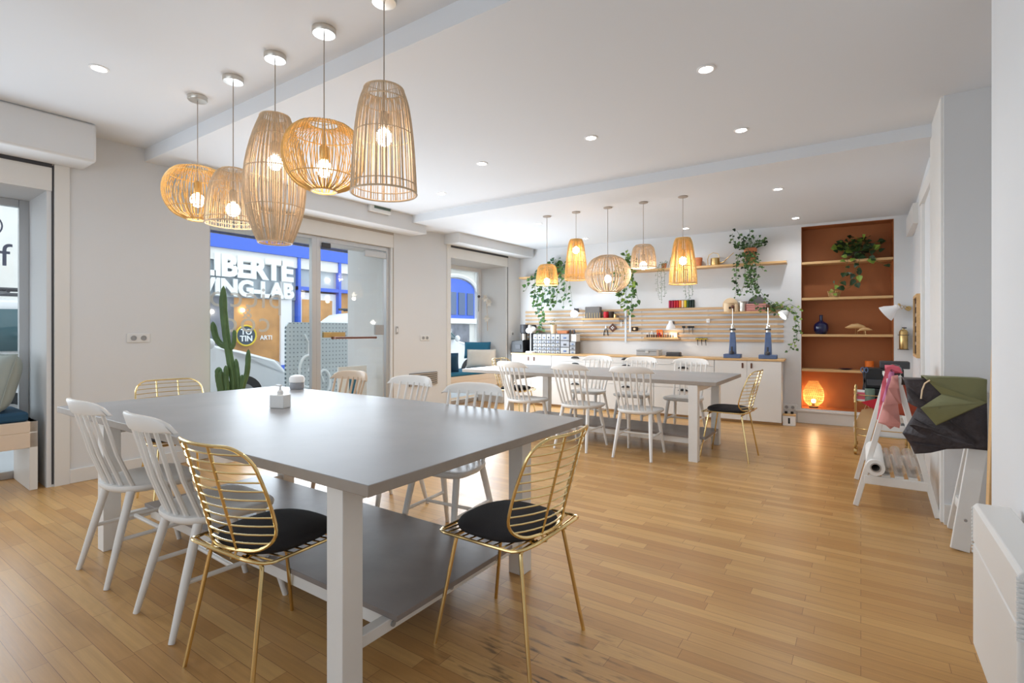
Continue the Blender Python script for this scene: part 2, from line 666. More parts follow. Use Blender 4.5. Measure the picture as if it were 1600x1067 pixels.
# roller shutter boxes / lintels with their dark gaps
for i, (a, b, zt) in enumerate(((W1[0], W1[1] + .03, 2.575), (DR[0], DR[1] + .03, 2.56), (W3[0], W3[1] + .04, 2.545))):
    q = MB()
    q.box(0, a, 2.37, 0.012, b, zt - .02)
    struct(q, 'trim_%d' % (5 + i), M['shutter'] if i == 9 else M['trim'], MF)
    q = MB()
    q.box(0, a, zt - .02, 0.02, b, zt + .01)
    q.box(0, b, 0.0 if i != 0 else 0.02, 0.006, b + 0.012, zt)
    struct(q, 'trim_%d' % (8 + i), M['dark'] if i != 1 else M['shutter'], MF)
# white guide boards beside the openings
q = MB(); q.box(0, W1[1] + .045, 0, 0.016, W1[1] + .14, 2.585)
struct(q, 'trim_11', M['trim'], MF)
q = MB(); q.box(0, W3[0] - .08, 0, 0.014, W3[0], 2.56)
struct(q, 'trim_12', M['trim'], MF)
q = MB()
for (a, b) in ((W1[1] + .14, DR[0] - .02), (DR[1] + .03, W3[0] - .08), (W3[1] + .06, 7.7)):
    q.box(0, a, 0, 0.018, b, 0.115)
struct(q, 'baseboard_left', M['trim'], MF, bevel=0.004)

# back wall with the niche
NX0, NX1, NZ0, NZ1 = -0.672, 0.345, 0.195, 2.665
w = MB()
w.box(-5.6, 0, 0, NX0, 0.35, 2.9)
w.box(NX1, 0, 0, 1.6, 0.35, 2.9)
w.box(NX0, 0, 0, NX1, 0.35, NZ0)
w.box(NX0, 0, NZ1, NX1, 0.35, 2.9)
struct(w, 'wall_back', M['wall'], MBK)
w = MB()
D = 0.26
w.box(NX0, D, NZ0, NX1, D + .02, NZ1)
w.box(NX0, 0.002, NZ0, NX0 + .004, D, NZ1)
w.box(NX1 - .004, 0.002, NZ0, NX1, D, NZ1)
w.box(NX0, 0.002, NZ1 - .004, NX1, D, NZ1)
w.box(NX0, 0.002, NZ0, NX1, D, NZ0 + .004)
struct(w, 'trim_13', M['terra'], MBK)
q = MB()
q.box(-0.72, -0.02, 0, 0.6, 0, 0.15)
q.box(-0.74, -0.035, 0.15, 0.6, 0, 0.175)
struct(q, 'baseboard_back', M['trim'], MBK, bevel=0.004)

# right wall: near part, recess, pilaster and far part
w = MB()
w.box(0.46, -3, 0, 0.75, 2.95, 2.9)
w.box(0.75, 2.75, 0, 1.35, 2.95, 2.9)
w.box(1.2, 2.95, 0, 1.4, 4.4, 2.9)
w.prism([(0.445, 4.32), (1.4, 4.32), (1.4, 8.6), (0.545, 8.6)], 0, 2.9)
struct(w, 'wall_right', M['wall'])
# flat door casings and a recessed panel on the far right wall
q = MB()
q.box(0.43, 4.34, 0, 0.47, 4.95, 2.9)
q.box(0.45, 5.0, 0, 0.485, 5.12, 2.42)
q.box(0.46, 6.0, 0, 0.50, 6.12, 2.42)
q.box(0.45, 5.0, 2.42, 0.50, 6.12, 2.54)
struct(q, 'trim_14', M['trim'], bevel=0.004)
q = MB()
q.box(0.46, 6.95, 2.4, 0.52, 7.9, 2.62)
struct(q, 'trim_15', M['trim'])
q = MB()
q.box(0.445, 4.302, 0, 1.2, 4.32, 0.13)
q.prism([(0.452, 6.15), (0.48, 6.15), (0.52, 8.0), (0.5, 8.0)], 0, 0.12)
struct(q, 'baseboard_right', M['trim'])
w = MB()
w.box(-6.4, -3.2, 0, 0.75, -3, 2.9)
struct(w, 'wall_front', M['wall'])


# ---------------------------------------------------------------- windows and glazed door
def frame_rect(mb, o, a, b, z0, z1, wd, dp):
    mb.box(o, a, z0, o + dp, a + wd, z1)
    mb.box(o, b - wd, z0, o + dp, b, z1)
    mb.box(o, a + wd, z1 - wd, o + dp, b - wd, z1)
    mb.box(o, a + wd, z0, o + dp, b - wd, z0 + wd)


for n, (a, b), mm in ((1, W1, 'alu'), (2, W3, 'plain_white')):
    f = MB()
    frame_rect(f, -0.62, a, b, 0.0, 2.37, 0.065, 0.05)
    if n == 2:
        f.box(-0.62, a, 0.5, -0.58, b, 0.58)
    win = f.build('window_%d' % n, M[mm], frame=MF, bevel=0.003)
    win['kind'] = 'structure'
    g = MB()
    g.box(-0.602, a + .065, 0.065, -0.596, b - .065, 2.305)
    go = g.build('glass', M['glass'], win)
    if n == 1:
        Mx = Matrix.Translation((-0.59, 0.945, 1.80)) @ Matrix.Rotation(PI / 2, 4, 'Z') @ Matrix.Rotation(PI / 2, 4, 'X')
        lettering('glass_lettering', 'chef', 0.27, M['grey_letter'], Mx, win)
        ol = MB()
        ol.tube([(-0.59, 1.045 + .075 * math.cos(a2), 2.13 + .085 * math.sin(a2)) for a2 in [2 * PI * k / 20 for k in range(20)]], 0.006, 6, closed=True)
        ol.build('glass_ornament', M['grey_letter'], win)

# fixed pane + door leaf in the middle opening
f = MB()
MUL = 3.66
f.box(-0.09, DR[0], 0, -0.03, DR[0] + .02, 2.37)
f.box(-0.09, MUL - .03, 0, -0.03, MUL + .03, 2.37)
f.box(-0.09, DR[0], 2.33, -0.03, MUL, 2.37)
f.box(-0.09, DR[0], 0, -0.03, MUL, 0.07)
win = f.build('window_3', M['alu'], frame=MF, bevel=0.003)
win['kind'] = 'structure'
g = MB(); g.box(-0.064, DR[0] + .02, 0.07, -0.058, MUL - .03, 2.33)
g.build('glass', M['glass'], win)


def on_glass(y, z):
    # mirrored lettering: it is meant to be read from the street
    return Matrix.Translation((-0.067, y, z)) @ Matrix.Rotation(-PI / 2, 4, 'Z') @ Matrix.Rotation(PI / 2, 4, 'X')


lettering('glass_lettering', 'piccol', 0.33, M['frost'], on_glass(2.86, 1.50), win, depth=0.001, spacing=1.1)
lettering('glass_lettering', '&', 0.17, M['frost'], on_glass(2.90, 1.385), win, depth=0.001)
lettering('glass_lettering', 'coq', 0.32, M['frost'], on_glass(2.90, 1.24), win, depth=0.001, spacing=1.1)

d = MB()
frame_rect(d, -0.09, MUL + .03, DR[1], 0, 2.37, 0.055, 0.06)
door = d.build('door_1', M['alu'], frame=MF, bevel=0.003)
door['kind'] = 'structure'
g = MB(); g.box(-0.07, MUL + .12, 0.04, -0.058, DR[1] - .09, 2.29)
g.build('glass_leaf', M['glass'], door)
g = MB(); g.tube([(-0.05, MUL + .085, 0.05), (-0.05, MUL + .085, 2.28)], 0.004, 6)
g.tube([(-0.05, DR[1] - .09, 0.05), (-0.05, DR[1] - .09, 2.28)], 0.006, 6)
g.build('edge_seal', M['alu'], door)
g = MB()
g.box(-0.06, MUL + .12, 1.17, -0.02, MUL + .42, 1.235)
g.build('handle_plate', M['brass'], door, bevel=0.004)
g = MB()
g.tube([(-0.01, MUL + .22, 1.165), (0.03, MUL + .24, 1.165), (0.03, MUL + .85, 1.165)], 0.016, 10)
g.build('door_handle', M['brownleather'], door)
g = MB()
g.box(-0.03, DR[1] - .42, 2.21, 0.0, DR[1] - .08, 2.29)
g.build('door_closer', M['alu'], door, bevel=0.006)
g = MB()
g.box(-0.03, MUL + .09, 2.24, 0.0, MUL + .2, 2.30)
g.build('hinge', M['dark'], door, bevel=0.004)
g = MB()
g.box(-0.055, DR[1] - .24, 1.20, -0.02, DR[1] - .1, 1.33)
g.build('lock_box', M['grey_metal'], door, bevel=0.005)


# ---------------------------------------------------------------- fixtures on the walls
def outlet(loc, rz, label, n=2, holes='outlet'):
    t = thing('wall_outlet', label, 'socket', loc, rz)
    p = MB(); p.box(-0.045 * n, -0.008, -0.04, 0.045 * n, 0, 0.04)
    p.build('cover_plate', M['outlet'], t, bevel=0.004)
    for i in range(n):
        x = (i - (n - 1) / 2) * 0.075
        s = MB()
        s.lathe([(0.022, 0), (0.022, 0.006), (0.017, 0.006), (0.017, 0.001)], seg=20)
        o = s.build('socket_ring', M['grey_metal'], t)
        o.location = (x, -0.008, 0)
        o.rotation_euler = (PI / 2, 0, 0)
    return t


outlet(fp(0, 1.905, 1.187), FA + PI / 2, 'white double socket on the white wall left of the cactus')
outlet(fp(0, 5.40, 1.15), FA + PI / 2, 'small white double socket between the glass door and the far bay')
outlet(fp(0, 7.52, 1.2), FA + PI / 2, 'white socket on the wall strip left of the coffee grinders', 1)
outlet(bp_(-0.81, 0.0, 0.2), BA, 'low white double socket with black plugs above the small paper box')
t = thing('light_switch', 'narrow grey switch beside the right frame of the glass door', 'switch', fp(0, 4.88, 1.26), FA + PI / 2)
MB().box(-0.02, -0.01, -0.05, 0.02, 0, 0.05).build('cover_plate', M['grey_metal'], t, bevel=0.003)
MB().box(-0.01, -0.014, -0.025, 0.01, -0.008, 0.025).build('rocker', M['outlet'], t, bevel=0.003)

t = thing('emergency_exit_light', 'small rectangular emergency light on the box above the glass door', 'light', fp(0.32, 4.31, 2.755), FA + PI / 2)
MB().box(-0.16, -0.05, -0.055, 0.16, 0, 0.055).build('housing', M['outlet'], t, bevel=0.01)
MB().box(-0.10, -0.054, -0.012, 0.15, -0.048, 0.04).build('lens', M['pebble'], t)
b = MB()
for k in range(2): b.box(-0.09, -0.058, 0.0 + .022 * k, 0.14, -0.052, 0.005 + .022 * k)
b.build('lamp_tube', M['dark'], t)

t = thing('wall_vent', 'taupe slatted vent panel on the wall right of the glass door', 'vent', fp(0.0, 5.37, 0.57), FA + PI / 2)
b = MB(); b.box(-0.27, -0.012, -0.10, 0.27, 0, 0.08); b.build('backing', M['dark'], t)
b = MB()
for k in range(6): b.box(-0.27, -0.024, -0.095 + k * .03, 0.27, -0.01, -0.077 + k * .03)
b.build('slats', M['shutter'], t)


# ---------------------------------------------------------------- window-bay benches and cushions
def pillow(name, label, m, size, loc, rot, group=None):
    w_, h_, t_ = size
    mb = MB()
    n = 14
    rings = []
    top, bot = [], []
    vs = []
    idx = {}
    for side in (1, -1):
        for i in range(n + 1):
            for j in range(n + 1):
                u, v = i / n * 2 - 1, j / n * 2 - 1
                k = max(0.0, (1 - u ** 4) * (1 - v ** 4)) ** 0.55
                pinch = 1 - 0.06 * (1 - abs(u)) * abs(v) ** 3 - 0.06 * (1 - abs(v)) * abs(u) ** 3
                idx[(side, i, j)] = len(vs)
                vs.append((u * w_ / 2 * (1 - .05 * (1 - v * v) * abs(u) ** 6), side * t_ / 2 * k, v * h_ / 2 * (1 - .05 * (1 - u * u) * abs(v) ** 6)))
    fs = []
    for side in (1, -1):
        for i in range(n):
            for j in range(n):
                q = (idx[(side, i, j)], idx[(side, i + 1, j)], idx[(side, i + 1, j + 1)], idx[(side, i, j + 1)])
                fs.append(q if side < 0 else q[::-1])
    mb.add(vs, fs)
    o = mb.build(name, m, smooth=80)
    bm = bmesh.new(); bm.from_mesh(o.data)
    bmesh.ops.remove_doubles(bm, verts=bm.verts, dist=1e-5)
    bm.to_mesh(o.data); bm.free()
    pts = [(-w_ / 2, 0, -h_ / 2), (-w_ / 2 * .96, 0, 0), (-w_ / 2, 0, h_ / 2), (0, 0, h_ / 2 * .96), (w_ / 2, 0, h_ / 2), (w_ / 2 * .96, 0, 0), (w_ / 2, 0, -h_ / 2), (0, 0, -h_ / 2 * .96)]
    pip = MB(); pip.tube(pts, 0.004, 6, closed=True)
    pip.build('piping', m, o)
    o.location = loc
    o.rotation_euler = rot
    tag(o, label, 'cushion', group)
    return o


def bench(a, b, label, cat='bench', panel_low=True):
    t = thing('window_bench', label, cat, fp(0, 0, 0), FA)
    MB().box(-0.56, a + .01, 0.455, -0.005, b - .05, 0.54).build('seat_board', M['tan'], t, bevel=0.004)
    MB().box(-0.05, a + .01, 0.335, -0.005, b - .05, 0.455).build('front_board', M['tan'], t, bevel=0.004)
    MB().box(-0.56, b - .10, 0, -0.005, b - .05, 0.54).build('support_panel', M['trim'], t, bevel=0.004)
    return t


bench(W1[0], W1[1], 'pale wooden bench built into the left window bay')
bench(W3[0], W3[1], 'pale wooden bench built into the far window bay beside the counter')
o = MB().box(-0.57, W1[0] + .03, 0.542, -0.02, W1[1] - .10, 0.615).build('bench_mattress', M['blue_cush'], frame=MF, bevel=0.02, bseg=3)
tag(o, 'dark blue seat pad on the left window bench', 'seat pad')
o = MB().box(-0.57, W3[0] + .03, 0.542, -0.02, W3[1] - .10, 0.595).build('bench_mattress', M['teal'], frame=MF, bevel=0.018, bseg=3)
tag(o, 'teal blue seat pad on the far window bench', 'seat pad')
pillow('cushion', 'large grey-green square cushion leaning on the left bay wall', M['grey_cush'], (0.48, 0.46, 0.20), fp(-0.30, 1.04, 0.845), (math.radians(-14), 0, FA + math.radians(8)))
pillow('cushion', 'dark blue knotted cushion at the left picture edge', M['blue_cush'], (0.36, 0.34, 0.17), fp(-0.17, 0.79, 0.79), (math.radians(-22), 0, FA + math.radians(20)))
pillow('cushion', 'ivory square cushion with a tan end on the far bench', M['white_cush'], (0.50, 0.34, 0.18), fp(-0.28, 7.0, 0.765), (math.radians(-18), 0, FA + math.radians(35)))
pillow('cushion', 'teal bolster cushion behind the ivory one on the far bench', M['teal'], (0.46, 0.3, 0.17), fp(-0.47, 7.12, 0.91), (math.radians(-20), 0, FA + math.radians(35)))
pillow('cushion', 'dark teal cushion at the near end of the far bench', M['blue_cush'], (0.36, 0.32, 0.16), fp(-0.25, 6.12, 0.75), (math.radians(20), 0, FA + math.radians(40)))
# dried white flowers on the wall of the far bay
t = thing('dried_flowers', 'two white dried flowers hanging on the far bay wall', 'flowers', fp(-0.42, W3[1] - .01, 1.75), FA)
b = MB(); b.tube([(0, -0.01, 0.1), (0.02, -0.03, 0), (0.03, -0.02, -0.5)], 0.004, 5)
b.build('stem', M['kraft'], t)
for (x, z) in ((0.02, 0.08), (0.1, 0.0), (0.05, -0.28)):
    b = MB()
    for k in range(6):
        a = k * PI / 3
        b.leaf((x, -0.04, z), (math.cos(a), -.6, math.sin(a)), (0, -1, 0), 0.085, 0.06)
    b.build('blossom', M['white_cush'], t, recalc=False)
t = thing('dried_flowers', 'thin dried poppy heads on the white frame of the far window', 'flowers', fp(-0.56, W3[1] - .06, 1.8), FA)
MB().tube([(0, -0.01, 0.05), (0, -0.02, -0.2)], 0.004, 5).build('stem', M['dark'], t)
MB().sphere((0, -0.01, 0.07), 0.025, seg=8, rings=6).build('seed_head', M['dark'], t)


# ---------------------------------------------------------------- work tables
def work_table(x0, x1, y0, y1, lx0, lx1, ly0, ly1, label):
    t = thing('work_table', label, 'table', ((x0 + x1) / 2, (y0 + y1) / 2, 0), 0)
    ox, oy = (x0 + x1) / 2, (y0 + y1) / 2
    top = MB()
    top.box(x0 - ox, y0 - oy, 0.732, x1 - ox, y1 - oy, 0.7705)
    top.m[:] = [1, 0, 1, 1, 1, 1]
    top.build('tabletop', [M['grey_top'], M['edge']], t, bevel=0.003)
    L = 0.085
    a0, a1, b0, b1 = lx0 - ox, lx1 - ox, ly0 - oy, ly1 - oy
    for (x, y) in ((a0, b0), (a1 - L, b0), (a0, b1 - L), (a1 - L, b1 - L)):
        MB().box(x, y, 0, x + L, y + L, 0.731).build('leg', M['white_wood'], t, bevel=0.003)
    for x in (a0 + .02, a1 - .065):
        MB().box(x, b0 + L, 0.135, x + .045, b1 - L, 0.18).build('end_rail', M['white_wood'], t, bevel=0.003)
        MB().box(x, b0 + L, 0.66, x + .045, b1 - L, 0.731).build('top_rail', M['white_wood'], t, bevel=0.003)
    for y in (b0 + .24, b1 - .25):
        MB().box(a0 + .065, y, 0.12, a1 - .065, y + .045, 0.18).build('shelf_bearer', M['white_wood'], t, bevel=0.003)
    MB().box(a0 + .02, b0 + .225, 0.1805, a1 + .018, b1 - .20, 0.203).build('lower_shelf', [M['shelf_grey']], t, bevel=0.002)
    for k in range(3):
        MB().cyl((a1 - .022, b0 + .24 + k * .33, 0.158), (a1 - .014, b0 + .24 + k * .33, 0.158), 0.011, seg=12).build('bolt', M['grey_metal'], t)
    return t


work_table(-4.22, -1.262, 1.06, 2.55, -3.62, -1.425, 1.09, 2.27, 'large grey-topped work table in the foreground with white legs')
work_table(-4.17, -1.11, 5.00, 6.20, -3.52, -1.28, 4.93 + .07, 5.98, 'grey-topped work table in front of the back counter')


# ---------------------------------------------------------------- chairs
def spindle_chair(m, label, loc, rz, group):
    """white spindle-back chair, sitter faces local +y, origin on the floor under the seat centre"""
    t = thing('spindle_chair', label, 'chair', loc, rz, group)
    # seat outline
    out = []
    for k in range(36):
        a = 2 * PI * k / 36
        ca, sa = math.cos(a), math.sin(a)
        e = 0.42 if sa > 0 else 0.82
        x = 0.222 * math.copysign(abs(ca) ** e, ca)
        y = 0.205 * math.copysign(abs(sa) ** e, sa)
        out.append((x * (1.0 if y > 0 else 0.95), y))
    rings = []
    for (s, z) in ((0.90, 0.432), (0.985, 0.445), (1.0, 0.458), (0.985, 0.468), (0.93, 0.470), (0.72, 0.466), (0.4, 0.460), (0.05, 0.459)):
        rings.append([(x * s, y * s, z) for (x, y) in out])
    MB().loft(rings).build('seat', m, t, smooth=45)
    for sx in (-1, 1):
        for sy in (-1, 1):
            p0 = (sx * 0.150, sy * 0.130, 0.44)
            p1 = (sx * 0.190, sy * (0.235 if sy > 0 else 0.245), 0.0)
            MB().tube([p0, tuple(0.5 * (a + b) for a, b in zip(p0, p1)), p1], [0.020, 0.018, 0.0125], 12).build('leg', m, t)
    st = MB()
    for sx in (-1, 1):
        st.tube([(sx * 0.171, -0.186, 0.215), (sx * 0.171, 0.183, 0.215)], 0.0105, 8)
    st.tube([(-0.171, 0.0, 0.215), (0.171, 0.0, 0.215)], 0.0105, 8)
    st.build('stretcher', m, t)
    n = 7
    for k in range(n):
        u = (k / (n - 1)) * 2 - 1
        xb, yb = u * 0.160, -0.175 + 0.055 * u * u
        xt, yt = u * 0.188, -0.300 + 0.036 * u * u
        MB().tube([(xb, yb, 0.455), ((xb + xt) / 2, (yb + yt) / 2 - .004, 0.64), (xt, yt, 0.862)], [0.0115, 0.0105, 0.0085], 8).build('spindle', m, t)
    # top rail, curved in plan with rounded drooping ends
    rings = []
    N = 18
    for k in range(N + 1):
        u = k / N * 2 - 1
        x = u * 0.230
        y = -0.307 + 0.062 * u * u
        top = 0.066 * (1 - abs(u) ** 5) ** 0.5 + 0.006 - 0.012 * abs(u) ** 2
        zb_ = 0.842 + 0.004 * u * u
        th = 0.011
        ring = []
        for (a, b) in ((-.8, 0), (-1, .12), (-1, .85), (-.5, 1), (.5, 1), (1, .85), (1, .12), (.8, 0)):
            zz = zb_ + b * top
            ring.append((x, y + a * th - (zz - 0.85) * 0.28, zz))
        rings.append(ring)
    MB().loft(rings).build('top_rail', m, t, smooth=60)
    return t


def arc(cx, cy, r, a0, a1, n=6):
    return [(cx + r * math.cos(math.radians(a0 + (a1 - a0) * k / n)), cy + r * math.sin(math.radians(a0 + (a1 - a0) * k / n))) for k in range(n + 1)]


def wire_chair(label, loc, rz, group):
    """brass wire chair with a black seat pad, sitter faces local +y"""
    g = M['gold']
    t = thing('wire_chair', label, 'chair', loc, rz, group)
    def seat_z(x, y):
        return 0.452 + 0.012 * (x / .23) ** 2 + (0.03 * ((-y - .15) / .08) ** 2 if y < -.15 else 0) - 0.012 * max(0, (y - .14) / .09) ** 2
    def outline(hw, hd, r, fn=seat_z):
        pts = arc(hw - r, hd - r, r, 0, 90) + arc(-hw + r, hd - r, r, 90, 180) + arc(-hw + r, -hd + r, r, 180, 270) + arc(hw - r, -hd + r, r, 270, 360)
        return [(x, y, fn(x, y)) for (x, y) in pts]
    MB().tube(outline(0.228, 0.222, 0.085), 0.0062, 8, closed=True).build('seat_frame', g, t)
    w = MB()
    for k in range(11):
        y = -0.18 + k * 0.0375
        hw = 0.226 if abs(y) < .14 else 0.226 - .085 + math.sqrt(max(0, .085 ** 2 - (abs(y) - .137) ** 2))
        w.tube([(-hw + 2 * hw * i / 8, y, seat_z(-hw + 2 * hw * i / 8, y) - .002) for i in range(9)], 0.0034, 5)
    for x in (-0.075, 0.075):
        w.tube([(x, -0.215 + .43 * i / 8, seat_z(x, -0.215 + .43 * i / 8) - .007) for i in range(9)], 0.0048, 6)
    w.build('seat_wires', g, t)
    # backrest shell: u across, z up
    def bk(x, z):
        s = (z - 0.47) / 0.40
        y = -0.197 - 0.102 * s + 0.078 * (x / .22) ** 2 * (1.15 - .4 * s)
        return (x, y, z)
    zb, zt = 0.485, 0.868
    def hw_at(z):
        s = (z - zb) / (zt - zb)
        base = 0.212 + 0.014 * math.sin(s * PI)
        r = 0.078
        if z > zt - r:
            base -= r - math.sqrt(max(0, r * r - (z - (zt - r)) ** 2))
        if z < zb + .09:
            base -= .09 - math.sqrt(max(0, .09 ** 2 - (zb + .09 - z) ** 2))
        return base
    zs = [zb + (zt - zb) * (0.5 - 0.5 * math.cos(PI * i / 26)) for i in range(27)]
    pts = [bk(-hw_at(z), z) for z in zs] + [bk(-hw_at(zt) + 2 * hw_at(zt) * i / 6, zt) for i in range(1, 6)] + [bk(hw_at(z), z) for z in reversed(zs)] + [bk(hw_at(zb) - 2 * hw_at(zb) * i / 6, zb) for i in range(1, 6)]
    MB().tube(pts, 0.0062, 8, closed=True).build('back_frame', g, t)
    w = MB()
    for k in range(11):
        z = zb + .03 + k * 0.0325
        hw = hw_at(z)
        w.tube([bk(-hw + 2 * hw * i / 10, z) for i in range(11)], 0.0034, 5)
    for x in (-0.072, 0.072):
        p = [bk(x, zt - (zt - zb) * i / 10) for i in range(11)]
        p += [(x, -0.20, 0.462), (x, -0.175, 0.447)]
        w.tube(p, 0.0052, 6)
    w.build('back_wires', g, t)
    for sx in (-1, 1):
        for sy in (-1, 1):
            top = (sx * 0.155, sy * 0.150, 0.437)
            MB().tube([(sx * 0.04, sy * 0.150, 0.437), (sx * 0.145, sy * 0.150, 0.437), (sx * 0.158, sy * 0.153, 0.428), (sx * 0.163, sy * 0.157, 0.405), (sx * 0.208, sy * 0.226, 0.0)], 0.0078, 10).build('leg', g, t)
    u = MB()
    for x in (-0.045, 0.045): u.tube([(x, -0.155, 0.437), (x, 0.155, 0.437)], 0.006, 8)
    u.build('under_frame', g, t)
    # seat pad
    c = []
    for k in range(40):
        a = 2 * PI * k / 40
        ca, sa = math.cos(a), math.sin(a)
        c.append((0.195 * math.copysign(abs(ca) ** .75, ca), 0.185 * math.copysign(abs(sa) ** .75, sa) + .012))
    rings = []
    for (s, z) in ((0.9, 0.457), (0.985, 0.466), (1.0, 0.476), (0.97, 0.487), (0.85, 0.497), (0.55, 0.503), (0.1, 0.504)):
        rings.append([(x * s, y * s, z) for (x, y) in c])
    MB().loft(rings).build('seat_pad', M['black_fab'], t, smooth=60)
    return t


W = M['white_wood']
G1 = 'white spindle chairs at the foreground table'
G2 = 'white spindle chairs at the far table'
sp = spindle_chair(W, 'white spindle chair, left of the two on the near side of the foreground table', (-3.20, 1.185, 0), 0.0, G1)
dup(sp, (-2.455, 1.175, 0), math.radians(-2), 'white spindle chair next to the gold wire chair, near side of the foreground table', G1)
dup(sp, (-2.03, 2.31, 0), PI + math.radians(5), 'white spindle chair nearest the right end on the far side of the foreground table', G1)
dup(sp, (-2.79, 2.48, 0), PI, 'white spindle chair behind the foreground table in front of the taupe vent', G1)
spindle_chair(M['beige_wood'], 'beige-looking spindle chair behind the foreground table in front of the glass door', (-3.54, 2.52, 0), PI, None)
dup(sp, (-1.85, 5.00, 0), math.radians(3), 'white spindle chair nearest the right end on the near side of the far table', G2)
dup(sp, (-2.50, 5.00, 0), math.radians(-2), 'white spindle chair in the middle of the near side of the far table', G2)
dup(sp, (-3.22, 5.02, 0), math.radians(-8), 'white spindle chair at the left of the near side of the far table', G2)
dup(sp, (-1.73, 6.18, 0), PI, 'white spindle chair behind the far table nearest its right end', G2)
dup(sp, (-2.36, 6.18, 0), PI, 'white spindle chair in the middle behind the far table', G2)
dup(sp, (-2.97, 6.18, 0), PI, 'white spindle chair at the left behind the far table', G2)
G3 = 'brass wire chairs with black seat pads'
wc = wire_chair('brass wire chair seen from behind at the near left of the foreground table', (-1.885, 1.125, 0), math.radians(3), G3)
dup(wc, (-1.185, 1.73, 0), PI / 2, 'brass wire chair at the right end of the foreground table', G3)
dup(wc, (-4.22, 1.76, 0), -PI / 2 - math.radians(8), 'brass wire chair at the left end of the foreground table, mostly hidden by it', G3)
dup(wc, (-1.085, 5.445, 0), PI / 2 - math.radians(3), 'brass wire chair at the right end of the far table', G3)
dup(wc, (-3.90, 5.80, 0), -PI / 2, 'brass wire chair at the left end of the far table beside the window bench', G3)

# things on the foreground table
t = thing('soap_dispenser', 'white square pump dispenser standing on the foreground table', 'dispenser', (-3.0, 1.83, 0.771), math.radians(20))
MB().box(-0.052, -0.035, 0, 0.052, 0.035, 0.082).build('box_body', M['outlet'], t, bevel=0.005)
b = MB(); b.lathe([(0.018, 0.082), (0.018, 0.10), (0.012, 0.108), (0.006, 0.112), (0.006, 0.135)], seg=16)
b.build('pump_collar', M['outlet'], t)
MB().box(-0.03, -0.008, 0.132, 0.01, 0.008, 0.143).build('pump_nozzle', M['outlet'], t, bevel=0.003)
t = thing('storage_jar', 'glass jar with a domed white lid at the far edge of the foreground table', 'jar', (-3.84, 2.49, 0.771))
b = MB(); b.lathe([(0.05, 0), (0.056, 0.01), (0.056, 0.05), (0.05, 0.055)], seg=24)
b.build('glass_body', M['grey_box'], t)
b = MB(); b.lathe([(0.056, 0.055), (0.06, 0.06), (0.06, 0.09), (0.05, 0.108), (0.02, 0.116), (0.001, 0.117)], seg=24)
b.build('lid', M['plain_white'], t)


# ---------------------------------------------------------------- pendant lamps
def point_light(name, loc, power, color, r, parent):
    d = bpy.data.lights.new(name, 'POINT')
    d.energy = power
    d.color = color
    d.shadow_soft_size = r
    o = bpy.data.objects.new(name, d)
    o.location = loc
    COL.objects.link(o)
    o.parent = parent
    return o


def interp(prof, n):
    """smooth resample of (r, z) control points"""
    out = []
    m = len(prof) - 1
    for i in range(n + 1):
        u = i / n * m
        k = min(int(u), m - 1)
        f = u - k
        p0 = prof[max(k - 1, 0)]; p1 = prof[k]; p2 = prof[k + 1]; p3 = prof[min(k + 2, m)]
        out.append(tuple(0.5 * ((2 * b) + (-a + c_) * f + (2 * a - 5 * b + 4 * c_ - d_) * f * f + (-a + 3 * b - 3 * c_ + d_) * f ** 3) for a, b, c_, d_ in zip(p0, p1, p2, p3)))
    return out


